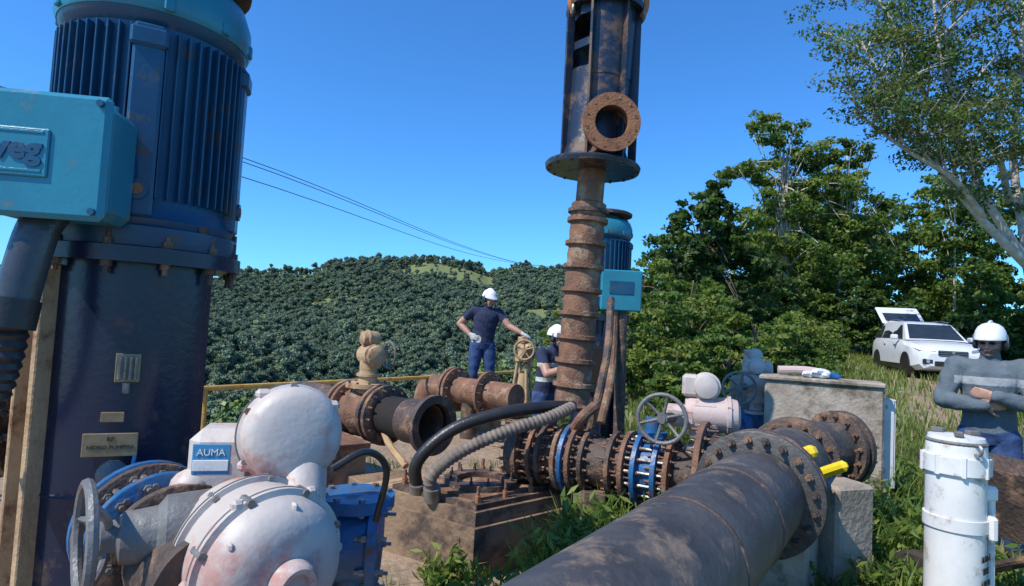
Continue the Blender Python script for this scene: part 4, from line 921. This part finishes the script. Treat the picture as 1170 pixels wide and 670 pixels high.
    dg=bpy.context.evaluated_depsgraph_get(); me=bpy.data.meshes.new_from_object(tmp.evaluated_get(dg))
    v=np.empty(len(me.vertices)*3,np.float32); me.vertices.foreach_get('co',v); v=v.reshape(-1,3).astype(float)
    nr=np.empty(len(me.vertices)*3,np.float32); me.vertices.foreach_get('normal',nr); nr=nr.reshape(-1,3)
    fl=[tuple(p.vertices) for p in me.polygons]
    bpy.data.objects.remove(tmp)
    SP=np.array([tuple(s[0]) for s in samples]);SR_=np.array([s[1] for s in samples]); LB=[s[2] for s in samples]
    best=np.full(len(v),1e9); bi=np.zeros(len(v),int)
    for i in range(len(SP)):
        dd=np.linalg.norm(v-SP[i],axis=1)-SR_[i]; m_=dd<best; best[m_]=dd[m_]; bi[m_]=i
    lab=np.array([LB[i] for i in bi]).astype('U12')
    cl=(lab=='shirt')|(lab=='pants')
    wr_=np.sin(v[:,2]*42+3*np.sin(v[:,0]*14)+2*np.sin(v[:,1]*19))*.5+np.sin(v[:,0]*55+v[:,2]*33+2*np.sin(v[:,1]*23))*.4
    v=v+nr*((wr_*.0055+.004)*cl)[:,None]
    out=B()
    names=['skin','shirt','pants','boot','glove','hairx','band','tape','beardx']
    mm={'skin':'skin','shirt':C[0],'pants':C[1],'boot':'boot','glove':'glove','hairx':'hair','band':'sweater2','tape':'reflect','beardx':'stubble'}
    Hinv=HR.transposed()
    hl_loc=(v-np.array(hd))@np.array([[Hinv[r][c_] for r in range(3)] for c_ in range(3)]).T.T
    Rm=np.array([list(r_) for r_ in HR]); hl_loc=(v-np.array(hd))@Rm
    ish=(lab=='skin')&(np.abs(hl_loc[:,0])<.1)&(np.abs(hl_loc[:,1])<.13)&(np.abs(hl_loc[:,2])<.13)
    hx,hy,hz=hl_loc[:,0],hl_loc[:,1],hl_loc[:,2]
    hair=ish&(hz>-.045)&(hy>.012-.3*np.maximum(0,hz-.02))&(np.abs(hx)<.074); lab[hair]='hairx'
    if beard: bd=ish&(hz<-.040)&(hy<.0)&~((hz>-.060)&(np.abs(hx)<.020))&(hz>-.13); lab[bd]='beardx'
    if band:
        bm=(lab=='shirt')&(v[:,2]>band[0])&(v[:,2]<band[1])&(np.abs(v[:,0])<.22); lab[bm]='band'
    if tape:
        for z0 in tape: tm=(lab=='shirt')&(np.abs(v[:,2]-z0)<.028); lab[tm]='tape'
    idx={n_:out.mi(mm[n_]) for n_ in names}
    vm=np.array([idx[l_] for l_ in lab])
    l=np.array([i for f in fl for i in f]); cn=np.array([len(f) for f in fl]); st=np.concatenate([[0],np.cumsum(cn)[:-1]])
    out.v.append(v); out.l.append(l); out.c.append(cn); out.m.append(vm[l[st]]); out.n=len(v)
    for sx in(-1,1):
        if not glasses:
            out.sphere(hp_(sx*.030,-.078,.004),(.012,.010,.008),'eyew',10,R=HR); out.sphere(hp_(sx*.030,-.086,.004),(.006,.004,.006),'eye',8,R=HR)
            out.box(hp_(sx*.031,-.092,.026),(.032,.006,.006),'hair',R=HR,bev=.003)
        else: out.sphere(hp_(sx*.031,-.084,.004),(.021,.010,.012),'lens',14,R=HR); out.tube([hp_(sx*.05,-.080,.006),hp_(sx*.070,-.03,.006),hp_(sx*.078,0,.005)],.0025,'black',6,3)
    out.box(hp_(0,-.090,-.056),(.040,.007,.006),'lip',R=HR,bev=.003)
    hc=hp_(0,.010,.036)
    vs=[];fs=[];K=32;pr=[(.0,1.03),(.012,1.04),(.03,1.0),(.06,.94),(.09,.78),(.112,.52),(.122,.22),(.124,.02)]
    for t,r in pr:
        for k in range(K):
            a=2*math.pi*k/K; x=math.cos(a)*.100*r; y=math.sin(a)*.124*r
            if t<.02 and y<0: y*=1.0+.28*(-math.sin(a))
            vs.append(hc+HR@V((x,y,t-(.010 if t<.02 and y<0 else 0))))
    for i in range(len(pr)-1):
        for k in range(K): fs.append((i*K+k,i*K+(k+1)%K,(i+1)*K+(k+1)%K,(i+1)*K+k))
    fs.append(tuple(range(K))[::-1]); fs.append(tuple((len(pr)-1)*K+k for k in range(K))); out.add(vs,fs,'whiteplastic')
    out.tube([hc+HR@V((0,-.10,.055)),hc+HR@V((0,-.05,.115)),hc+HR@V((0,.03,.130)),hc+HR@V((0,.10,.075))],.010,'whiteplastic',8,5)
    for sx in(-1,1):
        ec=hp_(sx*.088,.012,-.012); out.lathe(ec-HR@V((sx*.012,0,0)),HR@V((sx,0,0)),[(0,.030),(.006,.036),(.028,.034),(.036,.022)],'black',18,sx=.85)
        out.tube([ec+HR@V((sx*.02,0,.02)),hp_(sx*.108,.01,.05),hp_(sx*.10,.01,.07)],.006,'actgrey',6,3)
        out.tube([hp_(sx*.075,-.01,.03),hp_(sx*.066,-.025,-.06),hp_(0,-.035,-.12)],.003,'black',5,5)
    Mx=Matrix.Rotation(heading,3,'Z')
    A=np.array([list(r_) for r_ in Mx])*scale
    out.v=[vv@A.T+np.array(loc) for vv in out.v]
    return out.build(name,angle=60)
JA=dict(pelvis=(0,0,.94),chest=(.03,-.03,1.30),neck=(.05,-.05,1.48),head=(.06,-.085,1.61),
 shL=(.22,-.05,1.42),elL=(.37,-.17,1.22),wrL=(.56,-.30,1.12),handL=((.8,-.5,-.35),(-.1,.2,-1),.5),
 shR=(-.16,.0,1.43),elR=(-.36,.10,1.22),wrR=(-.20,-.04,1.06),handR=((.65,-.6,-.35),(.6,.75,0),.45),
 hipL=(.09,0,.91),knL=(.13,-.04,.50),anL=(.14,.01,.10),toeL=(.45,-.9,0),hipR=(-.09,0,.91),knR=(-.12,-.03,.50),anR=(-.14,.02,.10),toeR=(-.25,-.95,0))
person('worker',(-.42,9.6,.385),.15,JA,('shirtnavy','jeans'),head_yaw=.65,head_pitch=.22,glove=True,scale=1.02,bulk=1.08)
JB=dict(pelvis=(0,0,.94),chest=(.02,-.05,1.30),neck=(.03,-.08,1.48),head=(.04,-.12,1.61),
 shL=(.20,-.06,1.42),elL=(.30,-.26,1.24),wrL=(.28,-.48,1.32),handL=((.0,-.9,.3),(-1,0,0),.5),
 shR=(-.18,-.05,1.42),elR=(-.28,-.22,1.20),wrR=(-.10,-.44,1.30),handR=((.5,-.8,.2),(.8,.5,0),.5),
 hipL=(.09,0,.91),knL=(.12,-.04,.50),anL=(.12,.02,.10),toeL=(.1,-1,0),hipR=(-.09,0,.91),knR=(-.11,-.04,.50),anR=(-.12,.02,.10),toeR=(-.1,-1,0))
person('worker',(.46,7.5,-.10),.9,JB,('shirtnavy','jeans'),head_yaw=.1,head_pitch=.1,tape=(1.12,1.3),bulk=1.05)
JR=dict(pelvis=(0,0,.95),chest=(0,-.02,1.32),neck=(0,-.03,1.50),head=(0,-.05,1.63),
 shL=(.205,-.02,1.44),elL=(.295,-.10,1.16),wrL=(.03,-.255,1.235),handL=((-1,.12,.18),(0,1,.1),.35),
 shR=(-.205,-.02,1.44),elR=(-.295,-.10,1.17),wrR=(-.04,-.225,1.16),handR=((1,.25,.1),(-.1,1,.15),.45),
 hipL=(.09,0,.92),knL=(.13,-.03,.50),anL=(.16,.02,.10),toeL=(.3,-1,0),hipR=(-.09,0,.92),knR=(-.12,-.03,.50),anR=(-.15,.02,.10),toeR=(-.3,-1,0))
person('worker',(3.85,4.9,G(3.85,4.9)+.02),-.62,JR,('sweater','jeans'),head_yaw=-.25,head_pitch=.05,shortsleeve=False,beard=True,glasses=True,band=(1.31,1.37),scale=1.03,bulk=1.08)

# ------------------------------------------------------------------ camera, light, world
cam=bpy.data.cameras.new('camera'); co=bpy.data.objects.new('camera',cam); scene.collection.objects.link(co)
cam.sensor_width=36; cam.lens=697/1170*36; cam.clip_start=.05; cam.clip_end=4000
t=math.radians(3); r=math.radians(3)
fw=V((0,math.cos(t),math.sin(t))); up0=V((0,-math.sin(t),math.cos(t))); rt0=V((1,0,0))
rt=rt0*math.cos(r)+up0*math.sin(r); up=up0*math.cos(r)-rt0*math.sin(r)
mx=Matrix((rt,up,-fw)).transposed().to_4x4(); mx.translation=V((0,0,1.65)); co.matrix_world=mx
scene.camera=co
sd=V((-.62,-.42,0)).normalized(); el=math.radians(50); sdir=V((sd.x*math.cos(el),sd.y*math.cos(el),math.sin(el)))
sun=bpy.data.lights.new('sun','SUN'); sun.energy=5.0; sun.angle=math.radians(.5); sun.color=(1,.94,.84)
so=bpy.data.objects.new('sun',sun); scene.collection.objects.link(so); so.rotation_euler=sdir.to_track_quat('Z','Y').to_euler()
w=bpy.data.worlds.new('World'); scene.world=w; w.use_nodes=True; nt=w.node_tree; bg=nt.nodes['Background']
sk=nt.nodes.new('ShaderNodeTexSky'); sk.sky_type='NISHITA'; sk.sun_disc=False; sk.sun_elevation=el; sk.sun_rotation=math.atan2(sdir.x,sdir.y)
sk.altitude=100; sk.air_density=1.0; sk.dust_density=.3; sk.ozone_density=2.0
mxn=nt.nodes.new('ShaderNodeMix'); mxn.data_type='RGBA'; mxn.blend_type='MULTIPLY'; mxn.inputs[0].default_value=1; mxn.inputs[7].default_value=(.38,.92,1.50,1)
nt.links.new(sk.outputs[0],mxn.inputs[6]); nt.links.new(mxn.outputs[2],bg.inputs['Color']); bg.inputs['Strength'].default_value=.15
scene.view_settings.view_transform='Standard'; scene.view_settings.look='None'; scene.view_settings.exposure=0
